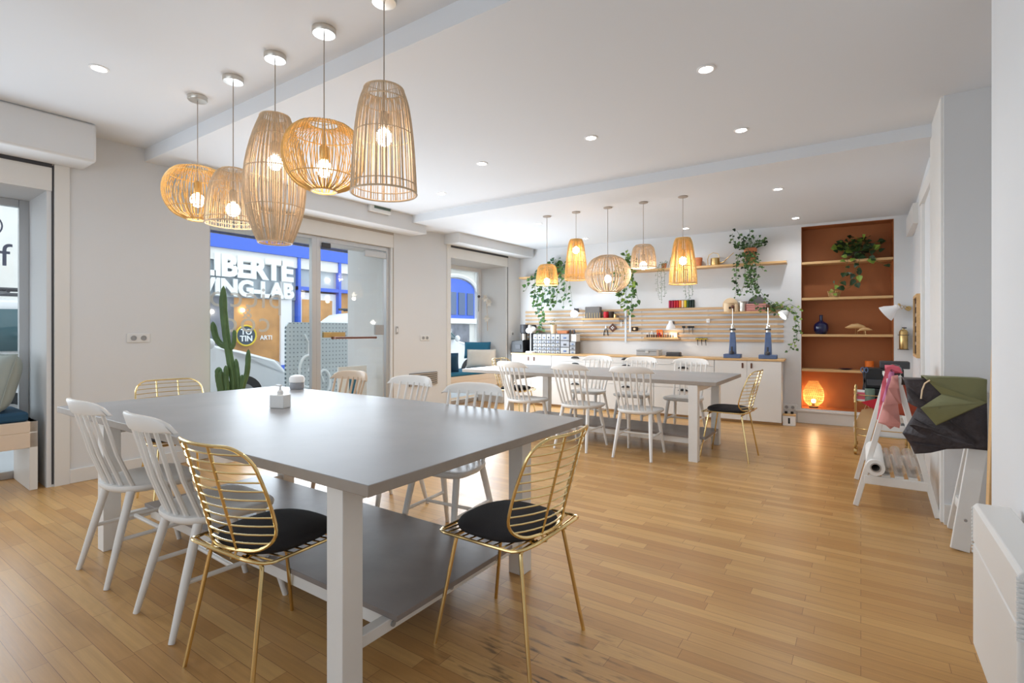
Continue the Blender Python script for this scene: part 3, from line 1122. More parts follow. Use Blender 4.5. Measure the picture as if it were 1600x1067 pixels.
def pendant(loc, zc, prof, ribs, rib_r, bands, m, zbulb, label, group, canopy=True, power=1.1, bulb_r=0.042, inner=None):
    t = thing('pendant_lamp', label, 'lamp', (loc[0], loc[1], 0), random.uniform(0, 1), group)
    P = interp(prof, 14)
    b = MB()
    ph = 0
    for k in range(ribs):
        a = 2 * PI * k / ribs + random.uniform(-.012, .012)
        tw = random.uniform(-.05, .05)
        b.tube([(r * math.cos(a + tw * i / 14), r * math.sin(a + tw * i / 14), z) for i, (r, z) in enumerate(P)], rib_r * random.uniform(.8, 1.2), 4, caps=False)
    def r_at(z):
        for i in range(len(P) - 1):
            z0, z1 = P[i][1], P[i + 1][1]
            if min(z0, z1) <= z <= max(z0, z1) and z0 != z1:
                return P[i][0] + (P[i + 1][0] - P[i][0]) * (z - z0) / (z1 - z0)
        return P[-1][0]
    for (z, rr) in bands:
        r = r_at(z)
        b.tube([(r * math.cos(2 * PI * k / 40), r * math.sin(2 * PI * k / 40), z) for k in range(40)], rr, 6, closed=True)
    for (r, z) in (P[0], P[-1]):
        b.tube([(r * math.cos(2 * PI * k / 40), r * math.sin(2 * PI * k / 40), z) for k in range(40)], rib_r * 1.9, 6, closed=True)
    b.build('lamp_shade', m, t)
    zs = zbulb + bulb_r + 0.015
    MB().tube([(0, 0, zs + .06), (0, 0, zc - .01)], 0.0032, 6).build('cord', M['cord'], t)
    sk = MB(); sk.lathe([(0.018, zs - .01), (0.024, zs), (0.024, zs + .06), (0.008, zs + .075)], seg=16)
    sk.build('socket', M['brass'] if m is M['rattan'] else M['cord'], t)
    # three spokes holding the shade
    sp_ = MB()
    zt = max(P[0][1], P[-1][1]); rt = P[0][0] if P[0][1] > P[-1][1] else P[-1][0]
    for k in range(3):
        a = 2 * PI * k / 3
        sp_.tube([(0.0, 0.0, zt - .004), (rt * math.cos(a), rt * math.sin(a), zt - .004)], 0.002, 5)
    sp_.build('shade_spokes', M['cord'], t)
    bb = MB(); bb.sphere((0, 0, zbulb), bulb_r, sz=1.08)
    bb.build('bulb', M['bulb'], t, smooth=80)
    cn = MB()
    if canopy: cn.lathe([(0.003, zc - .032), (0.058, zc - .030), (0.062, zc - .024), (0.062, zc)], seg=32)
    else: cn.lathe([(0.003, zc - .012), (0.05, zc - .010), (0.052, zc)], seg=24)
    cn.build('canopy', M['steel'] if canopy else M['cord'], t, smooth=50)
    point_light('bulb_light', (0, 0, zbulb - bulb_r - .03), power, (1, 0.90, 0.78), 0.03, t)
    return t


def off(pr, z): return [(r, z + q) for (r, q) in pr]


GP = 'rattan pendants over the foreground table'
Y1 = 1.724
squat = [(0.075, 0.175), (0.15, 0.150), (0.200, 0.08), (0.212, 0.0), (0.195, -0.08), (0.145, -0.150), (0.065, -0.185)]
dome = [(0.07, 0.18), (0.10, 0.155), (0.135, 0.07), (0.155, -0.04), (0.162, -0.17)]
barrel = [(0.082, 0.37), (0.125, 0.25), (0.160, 0.10), (0.170, -0.03), (0.158, -0.18), (0.120, -0.31), (0.092, -0.375)]
cone = [(0.094, 0.252), (0.118, 0.18), (0.138, 0.05), (0.150, -0.1), (0.158, -0.255)]
pendant((-3.84, Y1), ZC1, off(squat, 2.215), 70, 0.0031, [(2.335, .0034), (2.10, .0034)], M['rattan'], 2.165, 'squat golden rattan pendant, leftmost over the foreground table', GP, bulb_r=0.045)
pendant((-3.36, Y1), ZC1, off(dome, 2.11), 76, 0.0026, [(2.19, .003), (1.97, .003)], M['rattan_p'], 2.035, 'pale dome-shaped rattan pendant, second from the left over the foreground table', GP)
pendant((-2.88, Y1), ZC1, off(barrel, 2.15), 92, 0.0030, [(2.39, .003), (2.20, .003), (1.98, .003)], M['rattan_p'], 2.25, 'tall barrel-shaped rattan pendant in the middle over the foreground table', GP)
pendant((-2.41, Y1), ZC1, off(squat, 2.195), 72, 0.0030, [(2.32, .0034), (2.08, .0034)], M['rattan'], 2.13, 'squat golden rattan pendant right of the tall barrel-shaped one', GP, bulb_r=0.043)
pendant((-1.935, Y1), ZC1, off(cone, 2.18), 84, 0.0026, [(2.375, .003), (2.21, .003), (1.965, .003)], M['rattan_p'], 2.20, 'tall tapering rattan pendant at the right end over the foreground table', GP, bulb_r=0.04)
GQ = 'rattan pendants over the far table'
Y2 = 5.6
dome_s = [(0.085, 0.125), (0.112, 0.095), (0.128, 0.02), (0.136, -0.06), (0.137, -0.12)]
tall_s = [(0.07, 0.24), (0.09, 0.19), (0.112, 0.04), (0.130, -0.12), (0.135, -0.245)]
ball_s = [(0.10, 0.205), (0.19, 0.16), (0.255, 0.05), (0.262, -0.04), (0.21, -0.15), (0.11, -0.215)]
pendant((-3.28, Y2), ZC3, off(dome_s, 1.955), 60, 0.0036, [(2.02, .003), (1.90, .003)], M['rattan'], 1.875, 'small dome rattan pendant, leftmost over the far table', GQ, False, 3)
pendant((-2.87, Y2), ZC3, off(tall_s, 2.12), 60, 0.0036, [(2.22, .003), (2.08, .003)], M['rattan'], 2.235, 'tall narrow rattan pendant, second from the left over the far table', GQ, False, 3)
pendant((-2.455, Y2), ZC3, off(ball_s, 1.92), 90, 0.0038, [(1.97, .003), (1.86, .003)], M['rattan_p'], 1.86, 'large round rattan pendant in the middle over the far table', GQ, False, 3)
pendant((-2.025, Y2), ZC3, off(dome_s, 2.085), 60, 0.0036, [(2.15, .003), (2.03, .003)], M['rattan_p'], 1.985, 'small pale dome rattan pendant right of the large round one', GQ, False, 3)
pendant((-1.585, Y2), ZC3, off([(r * 1.06, z) for r, z in tall_s], 2.005), 60, 0.0038, [(2.11, .003), (1.94, .003)], M['rattan'], 2.005, 'tall rattan pendant at the right end over the far table', GQ, False, 3)


# ---------------------------------------------------------------- ceiling downlights
def downlight(x, y, z, label, first=[None]):
    if first[0] is None:
        t = thing('downlight', label, 'ceiling light', (x, y, z), 0, 'recessed ceiling downlights')
        b = MB(); b.lathe([(0.052, 0), (0.052, -0.004), (0.040, -0.006), (0.036, 0.0)], seg=28, cap0=False, cap1=False)
        b.build('trim_ring', M['plain_white'], t)
        b = MB(); b.lathe([(0.036, -0.0005), (0.001, -0.0008)], seg=24)
        b.build('lens', M['spot'], t)
        d = bpy.data.lights.new('downlight_beam', 'SPOT')
        d.energy = 20; d.spot_size = math.radians(150); d.spot_blend = 0.8; d.color = (0.93, 0.96, 1.0); d.shadow_soft_size = 0.04
        o = bpy.data.objects.new('downlight_beam', d)
        o.location = (0, 0, -0.012)
        COL.objects.link(o)
        o.parent = t
        first[0] = t
        return t
    return dup(first[0], (x, y, z), 0, label)


DL = [(-3.93, 1.19, ZC1, 'lit ceiling downlight at the far left above the window bay'),
      (-0.745, 3.10, ZC2, 'brightest star-like downlight right of the foreground pendants'),
      (-1.76, 3.69, ZC2, 'downlight above the middle of the room, left of the brightest one'),
      (-0.75, 4.19, ZC2, 'downlight behind the brightest one, near the ceiling beam'),
      (-2.85, 3.70, ZC2, 'downlight right of the tall tapering pendant'),
      (-3.84, 4.25, ZC2, 'downlight near the box above the glass door'),
      (-0.70, 5.85, ZC3, 'downlight behind the beam at the right, in front of the niche'),
      (-0.69, 7.48, ZC3, 'small downlight right in front of the terracotta niche'),
      (-3.60, 5.92, ZC3, 'downlight left of the far pendants'),
      (-2.04, 7.36, ZC3, 'small downlight above the counter shelf, beside the right far pendant'),
      (-3.57, 7.29, ZC3, 'small downlight near the back wall above the tall narrow far pendant')]
for a in DL: downlight(*a)

# ---------------------------------------------------------------- back counter
def cabinet(x0, x1, kind, label):
    t = thing('base_cabinet', label, 'cabinet', (MBK @ Vector((x0, -0.005, 0))), BA, 'white base cabinets under the oak worktop')
    w_ = x1 - x0
    MB().box(0.001, -0.405, 0.035, w_ - .001, 0, 0.845).build('carcass', M['outlet'], t)
    MB().box(0.001, -0.37, 0.0, w_ - .001, -0.35, 0.035).build('plinth', M['oak'], t)
    if kind == 'doors':
        for k in range(2):
            a = w_ / 2 * k + .002
            d_ = MB().box(a, -0.424, 0.04, a + w_ / 2 - .004, -0.406, 0.843).build('door', M['trim'], t, bevel=0.0015)
            hx = w_ / 2 - .055 if k == 0 else w_ / 2 + .055
            MB().box(hx - .011, -0.434, 0.745, hx + .011, -0.4245, 0.815).build('leather_pull', M['brownleather'], d_, bevel=0.003)
    else:
        for (z0, z1, hz) in ((0.757, 0.843, 0.822), (0.432, 0.753, 0.722), (0.04, 0.428, 0.40)):
            d_ = MB().box(.002, -0.424, z0, w_ - .002, -0.406, z1).build('drawer', M['trim'], t, bevel=0.0015)
            b = MB()
            n = 10
            ring0, ring1 = [], []
            for i in range(n + 1):
                a = PI * i / n
                ring0.append((w_ / 2 + .072 * math.cos(a), -0.425, hz - .014 + .032 * math.sin(a)))
                ring1.append((w_ / 2 + .066 * math.cos(a), -0.455, hz - .014 + .022 * math.sin(a)))
            b.loft([ring0, ring1])
            b.build('cup_handle', M['black'], d_)
    return t


cabinet(-5.03, -4.262, 'doors', 'white base cabinet with leather pulls under the coffee grinders')
cabinet(-4.258, -3.412, 'drawers', 'white drawer cabinet under the plastic organisers')
cabinet(-3.408, -2.572, 'drawers', 'white drawer cabinet in the middle of the counter')
cabinet(-2.568, -1.722, 'drawers', 'white drawer cabinet left of the blue-footed presses')
cabinet(-1.718, -0.885, 'doors', 'white base cabinet with leather pulls at the right end of the counter')
o = MB().box(-5.04, -0.44, 0.8465, -0.855, -0.002, 0.872).build('worktop', M['oak'], frame=MBK, bevel=0.003)
tag(o, 'long thin oak worktop along the back wall', 'worktop')

ZW = 0.873


def onb(x, o, z=ZW): return bp_(x, o, z)


# coffee grinders and machine
t = thing('coffee_machine', 'black coffee machine at the left end of the counter', 'coffee machine', onb(-5.0, .22) + Vector((0.03, 0, 0)), BA)
MB().prism([(-0.12, 0), (0.14, 0), (0.13, 0.22), (-0.10, 0.2)], -0.14, 0.12, 'y').build('housing', M['black'], t, bevel=0.01)
MB().box(-0.02, -0.15, 0.06, 0.09, -0.14, 0.14).build('front_panel', M['dark'], t, bevel=0.004)
t = thing('canister', 'tall dark grey canister standing above the black coffee machine', 'canister', onb(-4.92, .17, ZW + .215), BA)
b = MB(); b.lathe([(0.055, 0), (0.055, 0.12), (0.075, 0.13), (0.075, 0.27), (0.07, 0.275)], seg=24)
b.build('hopper', M['dark'], t)
b = MB(); b.lathe([(0.057, 0.002), (0.057, 0.11)], seg=24, cap0=False, cap1=False)
b.build('steel_band', M['steel'], t)
t = thing('canister', 'black and steel grinder standing between the coffee machine and the desk lamp', 'grinder', onb(-4.75, .17), BA)
b = MB(); b.lathe([(0.07, 0), (0.07, 0.17), (0.06, 0.2), (0.06, 0.3), (0.066, 0.31), (0.066, 0.46), (0.06, 0.48)], seg=24)
b.build('grinder_body', M['black'], t)
b = MB(); b.lathe([(0.068, 0.34), (0.068, 0.43)], seg=24, cap0=False, cap1=False)
b.build('steel_band', M['steel'], t)


def desk_lamp():
    t = thing('desk_lamp', 'white desk lamp with a round base at the left of the counter', 'lamp', onb(-4.70, .34), BA)
    b = MB(); b.lathe([(0.085, 0), (0.085, 0.022), (0.075, 0.03), (0.01, 0.032)], seg=28)
    b.build('base', M['plain_white'], t)
    MB().tube([(0, 0, 0.03), (0, 0, 0.40)], 0.007, 8).build('stem', M['plain_white'], t)
    b = MB()
    b.X = Matrix.Translation((0.02, -0.03, 0.40)) @ Matrix.Rotation(math.radians(35), 4, 'X')
    b.lathe([(0.012, 0.09), (0.028, 0.07), (0.03, 0.045), (0.085, 0.01), (0.088, -0.01), (0.082, -0.01), (0.03, 0.03)], seg=28, cap1=False)
    b.build('lamp_head', M['plain_white'], t)
    return t


desk_lamp()

# organisers: stacks of small drawers
def organiser(x0, x1, z0, z1, cols, rows, label, m='grey_box', o0=.12, o1=.32):
    t = thing('drawer_organiser', label, 'organiser', onb(x0, 0), BA, 'plastic drawer organisers on the counter')
    w_ = x1 - x0
    MB().box(0, -o1 + .01, z0, w_, -o0, z1).build('case', M['felt'], t, bevel=0.002)
    for i in range(cols):
        for j in range(rows):
            cw, rh = w_ / cols, (z1 - z0) / rows
            d_ = MB().box(i * cw + .004, -o1 - .002, z0 + j * rh + .004, (i + 1) * cw - .006, -o1 + .012, z0 + (j + 1) * rh - .010).build('drawer', M['grey_box'] if (i * 3 + j) % 3 else M['grey_metal'], t, bevel=0.002)
            MB().box((i + .35) * cw, -o1 - .007, z0 + (j + .25) * rh, (i + .65) * cw, -o1 - .002, z0 + (j + .5) * rh).build('label_slot', M['dark'] if (i + j) % 2 else M['blue_tool'], d_)
    return t


organiser(-4.66, -4.15, 0.0, 0.11, 6, 2, 'lowest long grey drawer organiser beside the desk lamp')
organiser(-4.66, -4.15, 0.111, 0.225, 6, 2, 'grey drawer organiser in the middle of the stack beside the desk lamp')
organiser(-4.66, -4.15, 0.226, 0.33, 6, 1, 'topmost grey drawer organiser of the stack, under the trailing plant')
organiser(-4.145, -3.98, 0.0, 0.33, 1, 3, 'narrow upright organiser right of the long grey ones')
organiser(-3.975, -3.87, 0.0, 0.20, 1, 3, 'small pale organiser at the right end of the stack')
o = MB().box(-0.05, -0.08, 0, 0.05, 0.08, 0.12).build('storage_box', M['outlet'], bevel=0.004)
place(o, onb(-3.922, .21, ZW + .201), BA); tag(o, 'plain white box on top of the small pale organiser', 'box')
t = thing('potted_plant', 'small pink pot with a thin plant on top of the organisers', 'plant', onb(-4.33, .2, ZW + .331), BA)
b = MB(); b.lathe([(0.045, 0), (0.055, 0.15), (0.048, 0.15), (0.045, 0.13)], seg=20)
b.build('pot', M['cream_t'], t)
b = MB()
for k in range(14):
    a = random.uniform(0, 2 * PI)
    r = random.uniform(0.02, 0.12)
    b.leaf((r * math.cos(a), r * math.sin(a) * .6, 0.15 + random.uniform(0, .1)), (math.cos(a), math.sin(a), random.uniform(-.5, .6)), (0, 0, 1), 0.05, 0.03)
    b.tube([(0, 0, 0.13), (r * math.cos(a) * .6, r * math.sin(a) * .4, 0.18), (r * math.cos(a), r * math.sin(a) * .6, 0.15 + .02)], 0.0015, 4)
b.build('foliage', M['leaf'], t, recalc=False)
o = MB().box(-0.09, -0.05, 0, 0.09, 0.05, 0.05).build('wooden_tray', M['clay'], bevel=0.004)
place(o, onb(-4.15, .2, ZW + .331), BA); tag(o, 'small reddish wooden box beside the pink pot', 'box')
for k in range(4):
    t = thing('ink_bottle', 'small dark bottle standing on the narrow organiser', 'bottle', onb(-4.02 + k * .035 - .03, .17 + .03 * (k % 2), ZW + .331), BA, 'small dark bottles on the organiser')
    b = MB(); b.lathe([(0.014, 0), (0.014, 0.05), (0.007, 0.06), (0.007, 0.07)], seg=12)
    b.build('bottle_body', M['dark'] if k % 2 else M['brownleather'], t)

t = thing('cash_box', 'flat light grey metal box on the counter', 'box', onb(-2.69, .22), BA)
MB().box(-0.17, -0.11, 0, 0.17, 0.11, 0.068).build('box_body', M['grey_metal'], t, bevel=0.006)
MB().box(-0.17, -0.112, 0.07, 0.17, 0.11, 0.095).build('lid', M['grey_metal'], t, bevel=0.006)
MB().box(-0.025, -0.122, 0.04, 0.025, -0.112, 0.075).build('latch', M['steel'], t, bevel=0.002)
MB().box(0.14, -0.115, 0.0, 0.172, -0.105, 0.095).build('corner_plate', M['cord'], t)
t = thing('hole_punch', 'low black box right of the grey metal box on the counter', 'box', onb(-2.32, .22), BA)
MB().box(-0.10, -0.06, 0, 0.10, 0.06, 0.062).build('box_body', M['dark'], t, bevel=0.012)
MB().box(-0.11, -0.065, 0.0, 0.115, 0.065, 0.010).build('base', M['black'], t, bevel=0.003)


def press(x, label):
    t = thing('hand_press', label, 'press', onb(x, .27), BA, 'blue enamelled hand presses')
    MB().box(-0.11, -0.09, 0, 0.11, 0.09, 0.055).build('foot', M['blue_tool'], t, bevel=0.006)
    b = MB()
    b.loft([[(-0.045, -0.06, 0.055), (0.045, -0.06, 0.055), (0.045, 0.05, 0.055), (-0.045, 0.05, 0.055)],
            [(-0.04, -0.03, 0.2), (0.04, -0.03, 0.2), (0.04, 0.05, 0.2), (-0.04, 0.05, 0.2)],
            [(-0.032, -0.03, 0.36), (0.032, -0.03, 0.36), (0.032, 0.04, 0.36), (-0.032, 0.04, 0.36)]])
    b.build('column', M['blue_tool'], t, bevel=0.006)
    b = MB(); b.lathe([(0.022, 0.055), (0.03, 0.06), (0.03, 0.09), (0.012, 0.10), (0.012, 0.16)], (0.0, -0.085, 0), 14)
    b.build('anvil', M['dark'], t)
    b = MB(); b.lathe([(0.028, 0.36), (0.028, 0.44), (0.02, 0.45), (0.02, 0.47)], seg=14)
    b.build('ram_head', M['steel'], t)
    MB().box(-0.036, -0.036, 0.385, 0.036, 0.03, 0.41).build('clamp_ring', M['dark'], t, bevel=0.004)
    MB().tube([(0, 0, 0.46), (0, 0, 0.70)], 0.007, 8).build('lever_rod', M['steel'], t)
    MB().sphere((0, 0, 0.715), 0.024).build('lever_knob', M['brownleather'], t)
    return t


press(-1.50, 'blue hand press with a tall lever, left of the pair on the counter')
press(-1.055, 'blue hand press with a tall lever, nearest the right end of the counter')

# slatted rail wall
t = thing('slat_panel', 'panel of horizontal oak slats on the wall above the counter', 'slat wall', MBK @ Vector((0, 0, 0)), BA)
for k in range(8):
    z = 1.583 - k * 0.0675
    MB().box(-4.99, -0.024, z - .018, -0.885, -0.006, z + .018).build('slat', M['slat'], t, bevel=0.0015)
for x in (-4.9, -3.9, -2.9, -1.9, -0.98):
    MB().box(x - .02, -0.0062, 1.08, x + .02, 0.0, 1.60).build('batten', M['wall'], t)

# upper long shelf with brackets
t = thing('long_shelf', 'long oak shelf high on the wall above the counter', 'shelf', MBK @ Vector((0, 0, 0)), BA)
MB().box(-5.02, -0.205, 2.170, -0.84, -0.004, 2.200).build('shelf_board', M['oak'], t, bevel=0.003)
for x in (-4.6, -3.5, -2.42, -1.25):
    b = MB()
    b.beam((x, -0.006, 2.20), (x, -0.006, 2.38), 0.02, 0.004, up=(0, 1, 0))
    b.tube([(x, -0.006, 2.38), (x, -0.19, 2.203)], 0.003, 6)
    b.build('bracket', M['brass'], t)
ZS = 2.2015
for (x0, x1, z, dp, lab) in ((-3.84, -3.20, 1.447, .14, 'small oak shelf hooked on the slats, holding the grey felt box'),
                             (-2.80, -2.27, 1.140, .13, 'small oak shelf low on the slats, holding hand tools'),
                             (-1.66, -1.03, 1.513, .16, 'small oak shelf hooked on the slats, holding pots and a crate')):
    t = thing('small_shelf', lab, 'shelf', MBK @ Vector((0, -0.0245, 0)), BA)
    MB().box(x0, -dp, z - .018, x1, 0, z).build('shelf_board', M['oak'], t, bevel=0.002)
    MB().box(x0, -dp, z + .0005, x1, -dp + .008, z + .012).build('front_lip', M['oak'], t)

# things on the small shelves
t = thing('felt_box', 'grey felt box with a brass wire front on the small shelf', 'box', onb(-3.65, .10, 1.4475), BA)
MB().box(-0.13, -0.05, 0.002, 0.13, 0.05, 0.20).build('felt_body', M['felt'], t, bevel=0.01)
b = MB()
for k in range(7): b.tube([(-0.135 + k * .045, -0.056, 0.001), (-0.135 + k * .045, -0.056, 0.10)], 0.003, 5)
b.tube([(-0.135, -0.056, 0.005), (0.135, -0.056, 0.005)], 0.003, 5)
b.build('wire_front', M['brass'], t)


def spool(x, o_, z, h, r, m, label, group):
    t = thing('thread_spool', label, 'spool', onb(x, o_, z), BA, group)
    b = MB(); b.lathe([(r * .92, .006), (r, .012), (r, h - .012), (r * .92, h - .006)], seg=16)
    b.build('thread', m, t)
    b = MB(); b.lathe([(r * .95, 0), (r * .95, .006)], seg=16); b.lathe([(r * .95, h - .006), (r * .95, h)], seg=16)
    b.build('flange', M['dark'], t)


spool(-3.43, .10, 1.4475, 0.12, 0.042, M['red_p'], 'large red spool on the small shelf right of the felt box', None)
spool(-3.335, .10, 1.4475, 0.115, 0.038, M['soil'], 'dark brown spool beside the large red one', None)
spool(-3.27, .12, 1.4475, 0.08, 0.022, M['brass'], 'thin brass-coloured spool at the end of the small shelf', None)
for k, (mm, lab) in enumerate((('crimson', 'crimson'), ('crimson', 'dark crimson'), ('red_p', 'bright red'), ('red_p', 'deep red'), ('orange', 'orange'), ('cream_t', 'cream'), ('yellow', 'yellow'), ('green_t', 'olive green'), ('dgreen_t', 'black-green'), ('dgreen_t', 'darkest green'))):
    spool(-2.43 + k * 0.0385, .012, 1.6012, 0.118, 0.0185, M[mm], '%s thread spool on the top slat, number %s from the left' % (lab, ('one', 'two', 'three', 'four', 'five', 'six', 'seven', 'eight', 'nine', 'ten')[k]), 'row of thread spools on the top slat')

for k in range(12):
    x = -2.76 + k * .036
    h = random.uniform(.07, .12)
    t = thing('hand_tool', 'small hand tool standing in the row on the low oak shelf', 'tool', onb(x, .09 + .015 * (k % 2), 1.1405), BA, 'hand tools in a row on the low shelf')
    b = MB(); b.lathe([(0.008, 0), (0.011, 0.02), (0.009, 0.05), (0.004, 0.055)], seg=10)
    b.build('grip', M[('soil', 'dark', 'brownleather')[k % 3]], t)
    MB().tube([(0, 0, 0.05), (0, 0, h)], 0.0035, 6).build('shaft', M['dark'] if k % 2 else M['steel'], t)
t = thing('tape_box', 'small orange-red box behind the hand tools', 'box', onb(-2.58, .045, 1.1405), BA)
MB().box(-0.045, -0.018, 0, 0.045, 0.018, 0.13).build('box_body', M['orange'], t, bevel=0.004)
MB().box(-0.03, -0.0185, 0.03, 0.03, -0.0178, 0.08).build('box_label', M['red_p'], t)
o = MB().box(-0.05, -0.018, 0, 0.06, 0.018, 0.085).build('paper_pad', M['cream_t'], bevel=0.003)
place(o, onb(-2.37, .045, 1.1405), BA); tag(o, 'cream paper pad at the right end of the low oak shelf', 'pad')


def clip_lamp(x, z, o_, tx, ty, label, lit, power=2.2):
    t = thing('clip_lamp', label, 'lamp', onb(x, 0.026, z + .07), BA, 'white clip lamps on the slats')
    MB().box(-0.05, -0.02, -0.03, 0.02, 0.0, 0.03).build('clamp', M['dark'], t, bevel=0.003)
    MB().tube([(-0.02, -0.02, 0), (-0.02, -o_ * .6, 0.03), (0, -o_ + .02, 0)], 0.006, 8).build('arm', M['dark'], t)
    b = MB()
    b.X = Matrix.Translation((0, -o_, -0.05)) @ Matrix.Rotation(ty, 4, 'Y') @ Matrix.Rotation(tx, 4, 'X')
    b.lathe([(0.014, 0.085), (0.026, 0.075), (0.032, 0.045), (0.062, 0.0), (0.07, -0.04), (0.064, -0.04), (0.03, 0.03)], seg=24, cap1=False)
    b.build('lamp_head', M['plain_white'], t)
    if lit:
        b2 = MB(); b2.X = b.X
        b2.lathe([(0.062, -0.036), (0.001, -0.0355)], seg=24)
        b2.build('lit_bulb', M['bulb'], t)
        d = bpy.data.lights.new('clip_lamp_light', 'SPOT')
        d.energy = power; d.spot_size = math.radians(120); d.spot_blend = .6; d.shadow_soft_size = .04; d.color = (1, .95, .85)
        l = bpy.data.objects.new('clip_lamp_light', d); COL.objects.link(l); l.parent = t
        l.matrix_local = b.X @ Matrix.Translation((0, 0, -0.045))
    return t


clip_lamp(-3.96, 1.53, .16, math.radians(-38), math.radians(-38), 'white clip lamp with a lit opening left of the grey felt box', True)
clip_lamp(-2.38, 1.30, .14, math.radians(8), 0, 'white clip lamp above the low shelf of hand tools', True, 3)
clip_lamp(-0.86, 1.46, .2, math.radians(-25), math.radians(48), 'white clip lamp at the right end of the slats near the ivy', True, 5)

# hanging things on the slats
def hang(name, label, cat, x, z, group=None):
    return thing(name, label, cat, onb(x, 0.0245, z), BA, group)


t = hang('metal_ruler', 'long grey steel ruler hanging vertically on the slats', 'ruler', -3.126, 1.33)
MB().box(-0.018, -0.004, -0.27, 0.012, 0, 0.27).build('blade', M['alu'], t)
MB().box(-0.03, -0.008, 0.12, 0.026, -0.004, 0.15).build('slider', M['grey_metal'], t)
t = hang('metal_ruler', 'shorter white ruler hanging right of the grey one', 'ruler', -3.055, 1.42)
MB().box(-0.014, -0.004, -0.19, 0.014, 0, 0.19).build('blade', M['plain_white'], t)
MB().box(-0.004, -0.006, 0.165, 0.004, -0.004, 0.178).build('hang_hole', M['dark'], t)
t = hang('pliers', 'black pliers hanging open on the slats under the felt box shelf', 'pliers', -3.46, 1.25)
b = MB()
for s in (-1, 1):
    b.tube([(0, -0.008, 0.06), (s * .012, -0.008, 0.03), (s * .03, -0.008, -0.02), (s * .035, -0.008, -0.075)], [0.006, 0.007, 0.008, 0.009], 8)
b.build('handles', M['black'], t)
MB().prism([(-0.012, 0.04), (0.012, 0.04), (0.005, 0.085), (-0.005, 0.085)], -0.014, -0.002, 'y').build('jaws', M['steel'], t)
t = hang('leather_pad', 'dark red diamond-shaped leather pad hanging on the slats', 'pad', -3.345, 1.302)
MB().prism([(0, 0.072), (0.072, 0), (0, -0.072), (-0.072, 0)], -0.01, 0, 'y').build('pad_body', M['brownleather'], t, bevel=0.003)
b = MB()
for i in range(2):
    for j in range(2):
        cx, cz = (i - j) * .018, (i + j - 1) * .018
        b.prism([(cx, cz + .012), (cx + .012, cz), (cx, cz - .012), (cx - .012, cz)], -0.012, -0.0102, 'y')
b.build('pad_squares', M['plain_white'], t)
t = hang('scissors', 'pair of small scissors hanging left of the steel ruler', 'scissors', -3.2, 1.38)
b = MB()
for s in (-1, 1):
    b.tube([(s * .02 + .012 * math.cos(a), -0.006, 0.035 + .016 * math.sin(a)) for a in [2 * PI * k / 10 for k in range(10)]], 0.004, 6, closed=True)
b.build('finger_loops', M['dark'], t)
b = MB()
for s in (-1, 1): b.beam((s * .014, -0.006, 0.02), (-s * .008, -0.006, -0.06), 0.009, 0.003, up=(0, 1, 0))
b.build('blades', M['steel'], t)
t = hang('tape_dispenser', 'black tape dispenser hanging right of the white ruler', 'tape', -2.975, 1.282)
MB().box(-0.05, -0.03, -0.033, 0.05, 0, 0.033).build('dispenser_body', M['soil'], t, bevel=0.01)
b = MB(); b.X = Matrix.Rotation(PI / 2, 4, 'X'); b.lathe([(0.02, 0.03), (0.02, 0.034), (0.008, 0.034)], seg=14)
b.build('tape_reel', M['cream_t'], t)
for k, x in enumerate((-2.22, -2.14, -2.09)):
    t = hang('spring_clamp', 'black spring clamp gripping the slat right of the middle clip lamp', 'clamp', x, 1.295, 'black spring clamps on the slats')
    MB().box(-0.022, -0.03, 0.0, 0.022, 0.0, 0.028).build('clamp_head', M['black'], t, bevel=0.006)
    MB().tube([(0.0, -0.015, 0.0), (0.004, -0.02, -0.085)], [0.006, 0.004], 6).build('clamp_handle', M['dark'], t)
for k, x in enumerate((-2.02, -1.962, -1.905)):
    t = hang('spring_clamp', 'yellow and black spring clamp on the lowest slat', 'clamp', x, 1.125, 'yellow and black spring clamps on the lowest slat')
    MB().box(-0.027, -0.03, -0.002, 0.027, 0.0, 0.02).build('clamp_head', M['black'], t, bevel=0.005)
    MB().prism([(-.03, .0), (.03, 0), (.022, .012), (-.022, .012)], -0.034, -0.03, 'y').build('yellow_jaw', M['yellow'], t)
    MB().tube([(0.0, -0.015, 0.0), (0.008, -0.02, -0.09)], [0.007, 0.004], 6).build('clamp_handle', M['black'], t)
t = hang('wall_hook', 'small white hook hanging on the slats right of the clip lamp', 'hook', -1.87, 1.40)
MB().box(-0.025, -0.012, -0.03, 0.025, 0, 0.03).build('hook_plate', M['plain_white'], t, bevel=0.004)
MB().tube([(0, -0.012, 0), (0, -0.03, -0.01), (0, -0.03, 0.02)], 0.004, 6).build('hook_pin', M['plain_white'], t)

# right small shelf
t = thing('round_board', 'pale round board leaning behind the enamel pot', 'board', onb(-1.56, .045, 1.5135), BA)
b = MB(); b.X = Matrix.Translation((0, 0, .108)) @ Matrix.Rotation(PI / 2 + .1, 4, 'X'); b.lathe([(0.105, 0), (0.107, .004), (0.105, .008)], seg=32)
b.build('board_disc', M['cream_t'], t)
t = thing('enamel_pot', 'beige pot with a dark spot on the right small shelf', 'pot', onb(-1.575, .125, 1.5135), BA)
b = MB(); b.lathe([(0.06, 0), (0.063, 0.01), (0.063, 0.13), (0.067, 0.133), (0.067, 0.137), (0.058, 0.137)], seg=24)
b.build('pot_body', M['cream_t'], t)
MB().box(0.012, -0.068, 0.05, 0.04, -0.056, 0.08).build('pot_mark', M['soil'], t, bevel=0.004)
t = thing('enamel_pot', 'narrow beige tin between the beige pot and the steel pot', 'pot', onb(-1.47, .12, 1.5135), BA)
b = MB(); b.lathe([(0.03, 0), (0.03, 0.11), (0.026, 0.115)], seg=20); b.build('tin_body', M['cream_t'], t)
